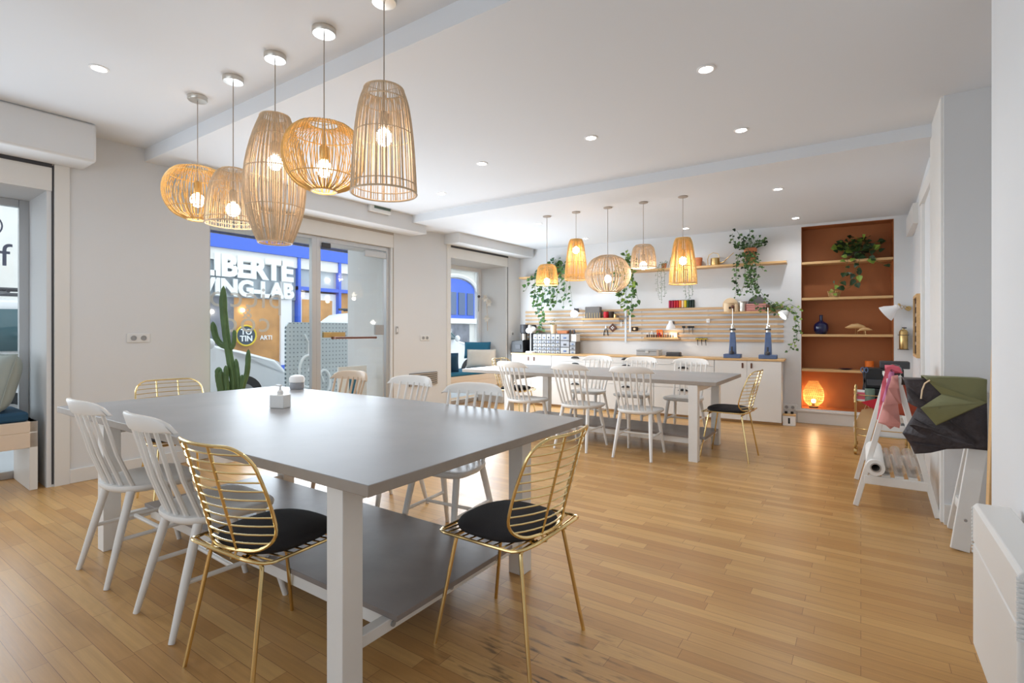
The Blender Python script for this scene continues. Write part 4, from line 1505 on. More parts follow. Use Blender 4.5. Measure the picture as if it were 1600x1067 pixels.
t = thing('steel_pot', 'shiny steel pot with a wide rim on the right small shelf', 'pot', onb(-1.39, .10, 1.5135), BA)
b = MB(); b.lathe([(0.05, 0), (0.052, 0.01), (0.052, 0.14), (0.078, 0.147), (0.078, 0.152), (0.05, 0.152)], seg=24)
b.build('pot_body', M['steel'], t)
b = MB(); b.lathe([(0.046, 0.1525), (0.001, 0.1527)], seg=20); b.build('pot_content', M['dark'], t)
t = thing('wooden_crate', 'small pink-brown wooden crate on the right small shelf', 'crate', onb(-1.215, .10, 1.5135), BA)
b = MB()
for k in range(4):
    z = 0.002 + k * .030
    b.box(-0.125, -0.055, z, 0.125, -0.047, z + .024); b.box(-0.125, 0.047, z, 0.125, 0.055, z + .024)
    b.box(-0.125, -0.047, z, -0.117, 0.047, z + .024); b.box(0.117, -0.047, z, 0.125, 0.047, z + .024)
b.build('crate_slats', M['pink'], t)
MB().box(-0.116, -0.046, 0.001, 0.116, 0.046, 0.01).build('crate_floor', M['pink'], t)
t = thing('sanding_disc', 'grey round disc standing behind the wooden crate', 'disc', onb(-1.22, .028, 1.5135), BA)
b = MB(); b.X = Matrix.Translation((0, 0, .118)) @ Matrix.Rotation(PI / 2, 4, 'X'); b.lathe([(0.112, 0), (0.115, .004), (0.112, .008)], seg=32)
b.build('disc_body', M['felt'], t)

# upper shelf things
def flower_pot(x, o_, r, h, label, mats='clay'):
    t = thing('flower_pot', label, 'pot', onb(x, o_, ZS), BA)
    b = MB(); b.lathe([(r * .72, 0), (r * .95, h * .75), (r, h * .76), (r, h), (r * .9, h), (r * .86, h * .8)], seg=24)
    b.build('pot_body', M[mats], t)
    b = MB(); b.lathe([(r * .86, h * .86), (0.001, h * .87)], seg=20)
    b.build('soil', M['soil'], t)
    return t


flower_pot(-2.0, .10, 0.062, 0.13, 'empty terracotta pot between the rightmost far pendant and the watering can')
flower_pot(-2.12, .10, 0.045, 0.11, 'smaller terracotta pot partly hidden by the rightmost far pendant')
t = thing('watering_can', 'small brass watering can with a long spout on the upper shelf', 'watering can', onb(-1.76, .10, ZS), BA)
b = MB(); b.lathe([(0.062, 0), (0.064, 0.005), (0.062, 0.105), (0.055, 0.11)], seg=24); b.build('can_body', M['brass'], t)
b = MB(); b.tube([(0.055, 0, 0.03), (0.12, 0, 0.05), (0.17, 0, 0.10), (0.25, 0, 0.17)], [0.009, 0.008, 0.006, 0.005], 8)
b.build('spout', M['brass'], t)
b = MB(); b.tube([(-0.10, 0, 0.002), (-0.105, 0, 0.10), (-0.085, 0, 0.16), (-0.03, 0, 0.19), (0.04, 0, 0.17), (0.06, 0, 0.11)], 0.005, 8)
b.build('can_handle', M['brass'], t)


def vine_plant(base, label, pot_r, pot_h, pot_m, leaf_m, vines, Ls, crown, seed=1, potname=True, rz=BA, dens=0.035, wire=False):
    """vines: list of polylines in local coords; crown: (n, radius, height)"""
    rnd = random.Random(seed)
    t = thing('potted_plant', label, 'plant', base, rz)
    b = MB()
    b.lathe([(pot_r * .72, 0), (pot_r * .95, pot_h * .78), (pot_r, pot_h * .79), (pot_r, pot_h), (pot_r * .88, pot_h), (pot_r * .85, pot_h * .85)], seg=24)
    b.build('pot', pot_m, t)
    b = MB(); b.lathe([(pot_r * .85, pot_h * .9), (0.001, pot_h * .92)], seg=20); b.build('soil', M['soil'], t)
    st = MB()
    lf = [MB(), MB()]
    def leaf_at(p, d):
        L = rnd.uniform(*Ls)
        n = Vector((rnd.uniform(-.4, .4), -1, rnd.uniform(0.1, .9)))
        (lf[0] if rnd.random() < .7 else lf[1]).leaf(p, d, n, L, L * rnd.uniform(.7, .95))
    for v in vines:
        pts = [Vector(p) for p in v]
        # densify
        path = []
        for a, c_ in zip(pts[:-1], pts[1:]):
            k = max(2, int((c_ - a).length / 0.03))
            for i in range(k): path.append(a.lerp(c_, i / k) + Vector((rnd.uniform(-.006, .006), rnd.uniform(-.006, .006), 0)))
        path.append(pts[-1])
        st.tube(path, 0.0022, 4)
        acc = 0
        for i in range(1, len(path)):
            acc += (path[i] - path[i - 1]).length
            if acc > dens:
                acc = 0
                d = Vector((rnd.uniform(-1, 1), rnd.uniform(-1, .1), rnd.uniform(-1.0, .25)))
                q = path[i] + d.normalized() * rnd.uniform(.01, .035)
                st.tube([path[i], q], 0.0013, 3, caps=False)
                leaf_at(q, d)
    n, cr, ch = crown
    for k in range(n):
        a = rnd.uniform(0, 2 * PI)
        r = cr * math.sqrt(rnd.random())
        h = pot_h + ch * rnd.random() * (1 - .5 * (r / cr) ** 2)
        p = Vector((r * math.cos(a), min(.03, r * math.sin(a) * .6) - .02, h))
        st.tube([(0, 0, pot_h * .9), (p.x * .5, p.y * .5, (pot_h + h) / 2), tuple(p)], 0.0016, 4)
        d = Vector((math.cos(a), math.sin(a) - .5, rnd.uniform(-.6, .7)))
        leaf_at(p, d)
    st.build('stem', M['leaf'], t)
    f = lf[0].build('foliage', leaf_m[0], t, recalc=False, smooth=0)
    if lf[1].v: lf[1].build('foliage', leaf_m[1], t, recalc=False, smooth=0)
    return t


rv = random.Random(5)


def hang_vines(n, x0, x1, zlen, y=-.16, z0=.1):
    out = []
    for k in range(n):
        u = k / max(1, n - 1)
        x = x0 + (x1 - x0) * u + rv.uniform(-.03, .03)
        L = zlen(u) * rv.uniform(.85, 1.1)
        y_ = y + rv.uniform(-.04, .03)
        out.append([(x * .3, -.03, z0), (x * .7, y_ * .8, z0 + .04), (x, y_, -.02), (x * 1.1 + rv.uniform(-.05, .05), y_ + rv.uniform(-.04, .02), -L * .5), (x * 1.0 + rv.uniform(-.08, .08), y_ + .02, -L)])
    return out


# big pothos at the left, ivy etc.
v = hang_vines(13, -.36, .30, lambda u: 0.62 - .15 * u)
v += [[(-.1, -.1, .1), (-.22, -.16, 0), (-.28, -.16, -.5), (-.26, -.14, -.85), (-.24, -.14, -1.08)], [(0, -.1, .1), (-.14, -.17, 0), (-.2, -.17, -.5), (-.2, -.14, -.95)], [(0, -.1, .1), (-.1, -.17, 0), (-.15, -.17, -.5), (-.22, -.14, -.8)],
      [(-.1, -.1, .1), (-.4, -.16, .02), (-.52, -.16, -.25)]]
vine_plant(onb(-4.32, .11, ZS), 'large trailing plant in a clay pot hanging over the coffee corner', 0.09, 0.15, M['clay'], (M['leaf'], M['leaf_b']), v, (0.05, 0.085), (34, .17, .16), 3)
v = hang_vines(6, -.16, .12, lambda u: 0.55 + .12 * u, y=-.17)
v += [[(0, -.1, .1), (.06, -.17, .02), (.1, -.17, -.3), (.06, -.17, -.62)], [(0, -.1, .1), (.08, -.17, .02), (.14, -.17, -.3), (.18, -.17, -.52)], [(0, -.1, .1), (.0, -.17, .02), (.0, -.17, -.3), (-.06, -.17, -.55)],
      [(0, -.05, .1), (-.05, -.06, .28), (-.02, -.08, .33)]]
vine_plant(onb(-3.02, .11, ZS), 'trailing light green plant behind the large round far pendant', 0.07, 0.12, M['plain_white'], (M['leaf'], M['leaf_l']), v, (0.05, 0.085), (16, .13, .22), 4)
v = hang_vines(7, -.18, .10, lambda u: 0.42, y=-.17)
v += [[(0, -.1, .15), (.03, -.17, .02), (.02, -.17, -.3), (.08, -.16, -.62), (.2, -.14, -.66), (.42, -.1, -.72)],
      [(0, -.1, .15), (.0, -.17, .02), (.1, -.17, -.35), (.2, -.15, -.5), (.34, -.12, -.6)],
      [(0, -.1, .15), (-.03, -.17, .02), (.02, -.17, -.35), (.08, -.15, -.58)],
      [(0, -.1, .15), (-.2, -.12, .3), (-.22, -.12, .42)], [(0, -.1, .15), (-.1, -.12, .32), (-.16, -.12, .45)], [(0, -.1, .2), (0, -.1, .34), (.0, -.1, .46)],
      [(0, -.1, .15), (.12, -.17, .02), (.17, -.17, -.12)]]
vine_plant(onb(-1.29, .115, ZS), 'ivy in a terracotta pot on the upper shelf above the blue presses', 0.085, 0.21, M['clay'], (M['leaf'], M['leaf_d']), v, (0.03, 0.055), (60, .2, .2), 6, dens=.022)
# string plants hanging either side of the rightmost far pendant
for (x, lab, sd) in ((-2.50, 'thin string plant hanging left of the rightmost far pendant', 8), (-2.10, 'thin string plant hanging right of the rightmost far pendant', 9)):
    v = [[(0, -.05, .08), (dx, -.15, .05), (dx * 1.3, -.17, -.2), (dx * 1.2 + .01, -.17, -L)] for dx, L in ((-.04, .45), (0.0, .5), (.04, .42))]
    vine_plant(onb(x, .09, ZS), lab, 0.04, 0.08, M['clay'], (M['leaf_b'], M['leaf_d']), v, (0.012, 0.02), (10, .05, .05), sd, dens=.012)
# small ivy on the right small shelf
v = [[(0, 0, .05), (.08, -.06, .04), (.2, -.12, .06), (.32, -.12, .0), (.36, -.12, -.2), (.30, -.12, -.5)], [(0, 0, .05), (.12, -.06, .06), (.26, -.1, .1), (.38, -.1, .02)],
     [(0, 0, .05), (.1, -.08, .08), (.2, -.1, .14), (.27, -.1, .16)], [(0, 0, .05), (.14, -.06, .04), (.3, -.1, -.02), (.33, -.11, -.3), (.25, -.1, -.52)], [(0, 0, .05), (-.08, -.06, .06), (-.12, -.08, .02)]]
vine_plant(onb(-1.05, .10, 1.5135), 'small ivy at the end of the right small shelf trailing past the clip lamp', 0.045, 0.06, M['clay'], (M['leaf'], M['leaf_l']), v, (0.025, 0.05), (26, .1, .07), 11, dens=.028)

# ---------------------------------------------------------------- niche
for k, (z, lab) in enumerate(((2.186, 'topmost light wooden niche shelf, carrying the dark leafy plant'), (1.700, 'second light wooden niche shelf, carrying the small wire basket'), (1.205, 'third light wooden niche shelf, carrying the blue vase'), (0.735, 'lowest light wooden niche shelf, above the glowing lamp'))):
    o = MB().box(NX0 + .005, 0.0, z - .033, NX1 - .005, D - .001, z).build('niche_shelf', M['oak'], frame=MBK, bevel=0.003)
    tag(o, lab, 'shelf', 'shelves in the terracotta niche')


def inn(x, dpt, z): return MBK @ Vector((x, dpt, z))


v = [[(-.05, -.05, .1), (-.12, -.16, .02), (-.15, -.15, -.15), (-.24, -.13, -.35), (-.3, -.1, -.45)], [(0, -.05, .1), (0, -.16, .02), (.0, -.16, -.22)], [(0, -.05, .1), (-.05, -.16, .02), (-.03, -.16, -.3), (-.12, -.15, -.38)],
     [(.05, -.05, .1), (.1, -.15, .03), (.2, -.16, -.05), (.3, -.16, -.1)], [(.05, -.05, .15), (.1, -.12, .2), (.22, -.12, .05)]]
vine_plant(inn(-0.02, .16, 2.1865), 'dark leafy trailing plant on the topmost niche shelf', 0.08, 0.11, M['soil'], (M['leaf_d'], M['leaf_l']), v, (0.06, 0.10), (70, .24, .26), 21, dens=.05)
t = thing('wire_basket', 'small round wire basket with a dry twig on the second niche shelf', 'basket', inn(-0.29, .10, 1.7005), BA)
b = MB()
for (z, r) in ((0.003, .06), (.03, .066), (.06, .073), (.085, .08)):
    b.tube([(r * math.cos(2 * PI * k / 24), r * math.sin(2 * PI * k / 24), z) for k in range(24)], 0.003, 5, closed=True)
for k in range(18):
    a = 2 * PI * k / 18
    b.tube([(.06 * math.cos(a), .06 * math.sin(a), .003), (.08 * math.cos(a), .08 * math.sin(a), .085)], 0.002, 4)
b.build('basket_wires', M['brass'], t)
b = MB(); b.lathe([(0.05, 0.004), (0.062, 0.06), (0.05, 0.065)], seg=20); b.build('liner', M['kraft'], t)
b = MB(); b.tube([(0, 0, .06), (.01, 0, .14), (-.005, 0, .20)], .002, 4); b.leaf((-.005, 0, .19), (0.1, 0, 1), (0, -1, 0), .04, .02); b.leaf((.01, 0, .14), (.6, 0, .5), (0, -1, 0), .03, .015)
b.build('twig', M['leaf_b'], t, recalc=False)
t = thing('bottle_vase', 'dark blue round bottle vase on the third niche shelf', 'vase', inn(-0.44, .10, 1.2055), BA)
b = MB(); b.lathe(interp([(0.055, 0.0), (0.078, 0.03), (0.088, 0.09), (0.075, 0.14), (0.03, 0.175), (0.021, 0.19), (0.021, 0.25), (0.024, 0.26)], 36), seg=36)
b.build('vase_body', M['navy'], t, smooth=60)


def wooden_bird(x, dp_, s, flip, label):
    t = thing('wooden_bird', label, 'figurine', inn(x, dp_, 1.2055), BA, 'carved wooden birds in the niche')
    f = -1 if flip else 1
    b = MB()
    path = [(-.09, .050), (-.05, .075), (0, .088), (.05, .085), (.085, .075), (.11, .072)]
    b.tube([(f * x_ * s, 0, z_ * s + 0.0) for x_, z_ in path], [q * s for q in (.006, .02, .028, .024, .014, .004)], 12)
    b.build('bird_body', M['oak'], t)
    b = MB()
    b.tube([(0, 0.01 * s, 0), (0, 0.005 * s, .065 * s)], .0025, 5); b.tube([(f * .02 * s, -.01 * s, 0), (f * .015 * s, -.005 * s, .065 * s)], .0025, 5)
    b.build('bird_legs', M['brass'], t)


wooden_bird(-0.03, .12, 1.25, True, 'taller carved wooden bird on the third niche shelf')
wooden_bird(0.04, .07, .8, False, 'smaller carved wooden bird in front of the taller one')
t = thing('clay_cup', 'orange clay cup on the lowest niche shelf behind the black printer', 'cup', inn(0.10, .14, 0.7355), BA)
b = MB(); b.lathe([(0.045, 0), (0.05, 0.12), (0.044, 0.12), (0.04, 0.01)], seg=24, cap1=False); b.build('cup_body', M['orange'], t)
t = thing('shallow_dish', 'dark purple shallow dish on the lowest niche shelf', 'dish', inn(-0.16, .10, 0.7355), BA)
b = MB(); b.lathe([(0.03, 0), (0.085, 0.014), (0.08, 0.018), (0.02, 0.006)], seg=28); b.build('dish_body', M['navy'], t)
# glowing woven lamp
t = thing('woven_lamp', 'glowing round woven lamp on the floor of the niche', 'lamp', inn(-0.53, .13, NZ0 + .0045), BA)
P = interp([(0.05, 0.02), (0.105, 0.075), (0.125, 0.16), (0.115, 0.25), (0.075, 0.325), (0.06, 0.36)], 16)
b = MB()
for k in range(30):
    a = 2 * PI * k / 30
    for tw in (-1.0, 1.0):
        b.tube([(r * math.cos(a + tw * i / 16), r * math.sin(a + tw * i / 16), z) for i, (r, z) in enumerate(P)], 0.0019, 4, caps=False)
for i, (r, z) in enumerate(P):
    if i % 2 == 0: b.tube([(r * math.cos(2 * PI * k / 30), r * math.sin(2 * PI * k / 30), z) for k in range(30)], 0.0022, 5, closed=True)
b.build('lamp_shade', M['rattan'], t)
b = MB(); b.lathe([(0.055, 0), (0.055, 0.012), (0.03, 0.02)], seg=24); b.build('base', M['black'], t)
b = MB(); b.lathe([(0.016, 0.02), (0.016, 0.06)], seg=12); b.build('socket', M['black'], t)
b = MB(); b.sphere((0, 0, 0.09), 0.027); b.build('bulb', M['warm'], t)
point_light('bulb_light', (0, 0, 0.15), 3.2, (1, 0.68, 0.36), 0.012, t)

# ---------------------------------------------------------------- right side fixtures
t = thing('wall_lamp', 'white conical wall lamp on a brass scissor arm right of the niche', 'lamp', bp_(0.49, 0.0, 1.53), BA)
b = MB(); b.lathe([(0.03, 0), (0.03, .01)], seg=16)
pl = b.build('wall_plate', M['brass'], t); pl.rotation_euler = (PI / 2, 0, 0)
b = MB()
b.tube([(0, -.01, 0.0), (-.04, -.06, .035), (-.08, -.12, -.01), (-.11, -.19, .04)], 0.0035, 6)
b.tube([(0, -.01, -0.03), (-.04, -.07, -.01), (-.07, -.13, .035), (-.11, -.19, .03)], 0.0035, 6)
b.build('scissor_arm', M['brass'], t)
MB().sphere((-.115, -.2, .04), .018).build('swivel', M['brass'], t)
b = MB()
b.X = Matrix.Translation((-.135, -.22, .02)) @ Matrix.Rotation(math.radians(52), 4, 'Y') @ Matrix.Rotation(math.radians(12), 4, 'X')
b.lathe([(0.012, 0.02), (0.03, 0.005), (0.036, -0.03), (0.085, -0.10), (0.105, -0.15), (0.099, -0.15), (0.03, -0.03)], seg=28, cap1=False)
b.build('lamp_head', M['plain_white'], t)
t = thing('fire_extinguisher', 'small brass cylinder in a wire holder on the wall under the white wall lamp', 'extinguisher', bp_(0.435, 0.0, 1.0), BA)
b = MB(); b.lathe([(0.040, 0.02), (0.045, 0.03), (0.045, 0.24), (0.03, 0.265), (0.012, 0.27), (0.012, 0.285)], (0, -.055, 0), 24); b.build('cylinder', M['brass'], t)
b = MB()
for z in (.02, .2):
    b.tube([(-.05, 0, z), (-.052, -.06, z), (-.03, -.103, z), (.03, -.103, z), (.052, -.06, z), (.05, 0, z)], .0035, 6)
b.build('holder', M['dark'], t)
MB().box(-.015, -.075, .28, .03, -.04, .295).build('valve', M['dark'], t, bevel=.003)
t = thing('framed_board', 'narrow oak-framed dark letter board on the right wall', 'frame', (0.497, 6.75, 1.30), PI / 2 - .0237)
b = MB()
for (x0, x1, z0, z1) in ((-.31, -.28, -.32, .32), (.28, .31, -.32, .32), (-.28, .28, .29, .32), (-.28, .28, -.32, -.29)): b.box(x0, 0, z0, x1, 0.035, z1)
b.build('frame', M['oak'], t)
MB().box(-.28, .0, -.29, .28, .02, .29).build('dark_panel', M['soil'], t)
b = MB()
for k in range(5):
    for j in range(4): b.box(-.22 + j * .11, .0202, .20 - k * .1, -.15 + j * .11, .022, .235 - k * .1)
b.build('white_marks', M['cord'], t)

# radiator on the near right wall
t = thing('radiator', 'white panel radiator on the near right wall', 'radiator', (0.335, 1.83, 0))
MB().box(0.0, 0, 0.12, 0.018, 0.64, 0.487).build('front_panel', M['trim'], t, bevel=0.006)
b = MB(); b.prism([(0.0, 0.492), (0.0, 0.618), (0.010, 0.63), (0.1, 0.63), (0.1, 0.492)], 0, 0.64, 'y')
b.build('top_section', M['trim'], t, bevel=0.003)
MB().box(0.02, 0.01, 0.13, 0.1, 0.63, 0.49).build('rear_body', M['outlet'], t)
for y in (-.006, .636):
    b = MB()
    for k in range(13): b.box(-0.003, y, 0.45 + k * .013, 0.03, y + .010, 0.457 + k * .013)
    b.build('vent_fins', M['outlet'], t)
MB().box(0.1, 0.1, 0.25, 0.1245, 0.54, 0.5).build('wall_bracket', M['grey_metal'], t)

# leaning board in the recess
b = MB(); b.beam((0.458, 3.02, 0.001), (0.492, 3.02, 1.26), 0.03, 0.06, up=(0, 1, 0))
o = b.build('leaning_board', M['oak'], bevel=0.002)
tag(o, 'thin upright wooden board leaning in the recess beside the radiator wall', 'board')


# ---------------------------------------------------------------- trestles and materials
def trestle_y(x0, x1, y0, y1, zt, label, cw=0.034):
    """A-frames at y0 and y1, top bar along y"""
    t = thing('trestle', label, 'trestle', (0, 0, 0))
    xm = (x0 + x1) / 2
    for y in (y0, y1):
        for x in (x0, x1):
            s = 1 if x < xm else -1
            MB().beam((x, y, 0.003), (xm - s * .02, y, zt - .03), cw, 0.03, up=(0, 1, 0)).build('leg', M['white_wood'], t, bevel=0.003)
        f = (0.20) / (zt)
        MB().beam((x0 + (xm - x0) * f, y, 0.20), (x1 - (x1 - xm) * f, y, 0.20), 0.06, 0.032, up=(0, 1, 0)).build('cross_rail', M['white_wood'], t, bevel=0.003)
    MB().box(xm - .05, y0 - .03, zt - .03, xm + .05, y1 + .03, zt).build('top_bar', M['white_wood'], t, bevel=0.003)
    b = MB()
    for k in range(4):
        x = x0 + .075 + k * .075
        b.box(x, y0 - .01, .2305, x + .05, y1 + .01, .2425)
    b.build('roll_shelf', M['white_wood'], t)
    return t


trestle_y(-0.03, 0.425, 4.42, 5.20, 0.92, 'white wooden trestle holding paper rolls, draped with pink leather')


def roll(x, z, r, m, y0, y1, label, group=None, core=True):
    t = thing('material_roll', label, 'roll', (x, y0, z), 0, group)
    b = MB(); b.X = Matrix.Rotation(-PI / 2, 4, 'X')
    L = y1 - y0
    b.lathe([(r * .55, 0.003), (r * .6, 0), (r, 0), (r, L), (r * .55, L)], seg=28, cap0=False, cap1=False)
    b.build('rolled_sheet', m, t)
    b = MB(); b.X = Matrix.Rotation(-PI / 2, 4, 'X')
    b.lathe([(r * .45, -.004), (r * .54, -.004), (r * .54, L), (r * .45, L), (r * .45, -.004)], seg=24, cap0=False, cap1=False)
    b.build('core_tube', M['cord'] if core else m, t)


roll(0.085, 0.2435 + .056, .055, M['paper'], 4.36, 5.1, 'thick white paper roll lying on the trestle rail')
roll(0.165, 0.2435 + .036, .024, M['film'], 4.46, 5.14, 'thin clear film roll next to the white paper roll', 'clear film rolls on the trestle', False)
roll(0.225, 0.2435 + .042, .036, M['film'], 4.44, 5.16, 'clear film roll with an orange sheen, middle of the trestle', 'clear film rolls on the trestle', False)
roll(0.30, 0.2435 + .042, .036, M['film'], 4.45, 5.12, 'clear film roll right of the middle one on the trestle', 'clear film rolls on the trestle', False)
roll(0.355, 0.2435 + .03, .018, M['film'], 4.45, 5.05, 'thin clear film roll at the right leg of the trestle', 'clear film rolls on the trestle', False)


def drape(name, label, cat, m, xf, width, front, back, wave, seed, group=None, thick=0.003, parent=None, taper=0.0, zig=0.0):
    """sheet hanging over a bar along local x at local origin; front drop toward -y, back drop toward +y"""
    rnd = random.Random(seed)
    n, k = 16, 30
    ph = [rnd.uniform(0, 6) for _ in range(4)]
    total = front + back
    vs, fs = [], []
    R = 0.03
    for i in range(n + 1):
        u = i / n
        for j in range(k + 1):
            s = -front + total * j / k
            cut = 1.0 + zig * math.sin(u * 7 + ph[3]) * (1 if s < 0 else 0)
            ss = s * cut
            if abs(ss) < R * PI / 2:
                a = ss / R
                y, z = R * math.sin(a), -R + R * math.cos(a)
            else:
                sg = 1 if ss > 0 else -1
                y, z = sg * R, -R - (abs(ss) - R * PI / 2)
            depth = min(1, abs(z) / .25)
            y += (wave * depth * math.sin(u * 9 + ph[0]) + wave * .5 * depth * math.sin(u * 17 + ph[1])) * (1 if y > 0 else -1) * .6
            wsc = 1 + taper * depth
            x = (u - .5) * width * wsc
            vs.append((x, y, z))
    for i in range(n):
        for j in range(k):
            a = i * (k + 1) + j
            fs.append((a, a + 1, a + k + 2, a + k + 1))
    mb = MB()
    mb.add(vs, fs)
    o = mb.build(name, m, parent, smooth=70)
    md = o.modifiers.new('thickness', 'SOLIDIFY'); md.thickness = thick; md.offset = 1
    if parent is None:
        o.matrix_world = xf
        tag(o, label, cat, group)
    else:
        o.matrix_local = xf
    return o


RZ = lambda a: Matrix.Rotation(math.radians(a), 4, 'Z')
T3 = Matrix.Translation
# second trestle with leather
t = thing('trestle', 'white wooden trestle in the recess under the dark leather', 'trestle', (0, 0, 0))
MB().beam((0.465, 3.84, 0.004), (0.60, 3.99, 0.858), 0.085, 0.028, up=(0, 1, 0)).build('leg', M['white_wood'], t, bevel=0.003)
MB().beam((0.47, 4.24, 0.004), (0.58, 4.07, 0.858), 0.035, 0.03, up=(0, 1, 0)).build('leg', M['white_wood'], t, bevel=0.003)
MB().beam((1.05, 3.84, 0.004), (0.92, 3.99, 0.858), 0.085, 0.028, up=(0, 1, 0)).build('leg', M['white_wood'], t, bevel=0.003)
MB().beam((1.05, 4.24, 0.004), (0.94, 4.07, 0.858), 0.035, 0.03, up=(0, 1, 0)).build('leg', M['white_wood'], t, bevel=0.003)
MB().beam((0.50, 3.88, 0.2), (0.50, 4.20, 0.2), 0.03, 0.06).build('cross_rail', M['white_wood'], t, bevel=0.003)
MB().box(0.28, 3.98, 0.86, 1.1, 4.08, 0.895).build('top_bar', M['white_wood'], t, bevel=0.003)
MB().cyl((0.489, 3.836, 0.18), (0.489, 3.826, 0.18), 0.008, seg=12).build('bolt', M['grey_metal'], t)


def sheet(name, label, poly, m, y, n=(0, -1, 0), thick=.004, curve=.012, seed=0, back=0):
    """leather piece hanging in front of the bar: outline in x,z, bulging gently, with its top edge lying over the bar"""
    rnd = random.Random(seed)
    bm = bmesh.new()
    vsb = [bm.verts.new((p[0], 0, p[1])) for p in poly]
    for tri in tessellate_polygon([[Vector((p[0], p[1], 0)) for p in poly]]):
        try: bm.faces.new([vsb[k] for k in tri])
        except ValueError: pass
    bmesh.ops.recalc_face_normals(bm, faces=bm.faces)
    for _ in range(4): bmesh.ops.subdivide_edges(bm, edges=bm.edges[:], cuts=1)
    zt = max(p[1] for p in poly)
    for v in bm.verts:
        dd = (zt - v.co.z)
        v.co.y = -curve * math.sin(v.co.x * 22 + seed) * min(1, dd * 4) - curve * .5 * math.sin(v.co.x * 47 + v.co.z * 9)
    if back:
        ed = [e for e in bm.edges if e.is_boundary and all(v.co.z > zt - .035 for v in e.verts)]
        r = bmesh.ops.extrude_edge_only(bm, edges=ed)
        nv = [g for g in r['geom'] if isinstance(g, bmesh.types.BMVert)]
        for v in nv: v.co.y += back; v.co.z = zt - .012
        r = bmesh.ops.extrude_edge_only(bm, edges=[g for g in r['geom'] if isinstance(g, bmesh.types.BMEdge) and all(v in nv for v in g.verts)])
        for g in r['geom']:
            if isinstance(g, bmesh.types.BMVert): g.co.z -= .05; g.co.y += .01
    me = bpy.data.meshes.new(name)
    bm.to_mesh(me); bm.free()
    for p in me.polygons: p.use_smooth = True
    me.materials.append(m)
    o = bpy.data.objects.new(name, me)
    COL.objects.link(o)
    md = o.modifiers.new('thickness', 'SOLIDIFY'); md.thickness = thick; md.offset = 0
    o.location = (0, y, 0)
    tag(o, label, 'leather')
    return o


def xz(px, py, y):
    k = (px - 800) / FPX
    dx = -math.sin(YAW) + math.cos(YAW) * k
    dy = math.cos(YAW) + math.sin(YAW) * k
    dd = y / dy
    return (dx * dd, H - (py - 517) * dd / FPX)


YL = 3.86
dark = sheet('leather_hide', 'large dark brown leather hide with an angular outline hanging on the right trestle',
      [xz(*p, YL) for p in ((1413, 594), (1470, 593), (1542, 596), (1542, 703), (1513, 701), (1480, 702), (1456, 706), (1429, 709), (1422, 694), (1410, 677), (1423, 655), (1433, 636), (1424, 632), (1418, 628), (1416, 607))], M['leather'], YL, curve=.012, seed=1, back=.24)
sheet('leather_hide', 'olive green leather sheet lying over the dark hide on the right trestle',
      [xz(*p, YL - .022) for p in ((1446, 591), (1500, 590), (1542, 593), (1542, 629), (1463, 665), (1438, 637), (1471, 616), (1452, 597))], M['green_leather'], YL - .022, curve=.006, seed=2, back=.25)
o = MB().tube([(p[0], YL - .04, p[1]) for p in (xz(1453, 594, YL - .04), xz(1445, 599, YL - .04), xz(1441, 609, YL - .04), xz(1439, 623, YL - .04))], 0.0045, 6).build('leather_cord', M['cream_t'])
o.parent = dark
o.location = (0, -YL, 0)
o['label'] = 'short pale cord curling over the dark leather'

YP = 4.36
def pk(label, pts, m, y, **k):
    o = sheet('leather_hide', label, [xz(px, py, y) for (px, py) in pts], m, y, **k)
    o['group'] = 'coloured leathers on the left trestle'
    return o
pk('rose red leather strip with its edge turned up at the top of the trestle', ((1385, 574), (1395, 570), (1405, 574), (1411, 583), (1398, 583), (1388, 600), (1381, 632), (1375, 660), (1370, 655), (1374, 630), (1378, 598)), M['pink2'], YP + .05, curve=.008, seed=3, back=.16)
pk('narrow mauve leather strip between the rose and the dusty pink ones', ((1390, 581), (1397, 581), (1397, 592), (1384, 632), (1378, 626), (1384, 604)), M['mauve'], YP + .025, curve=.006, seed=4, back=.12)
pk('large dusty pink leather with a ragged lower edge on the trestle', ((1394, 588), (1403, 586), (1405, 606), (1409, 631), (1403, 631), (1407, 662), (1405, 669), (1397, 666), (1391, 670), (1384, 664), (1372, 660), (1379, 634), (1388, 606)), M['pink'], YP, curve=.012, seed=5, back=.14)
pk('rust red leather hanging low between the pink and the dark leathers', ((1400, 600), (1440, 600), (1440, 640), (1424, 656), (1415, 650), (1400, 648)), M['rust'], 4.72, curve=.01, seed=6)
o = MB().tube([(0.197, 4.41, .968), (0.197, 4.5, .97), (0.197, 4.66, .968)], [.03, .044, .04], 14).build('rolled_leather', M['leather'])
tag(o, 'dark rolled leather under the pink pieces on top of the trestle', 'leather')

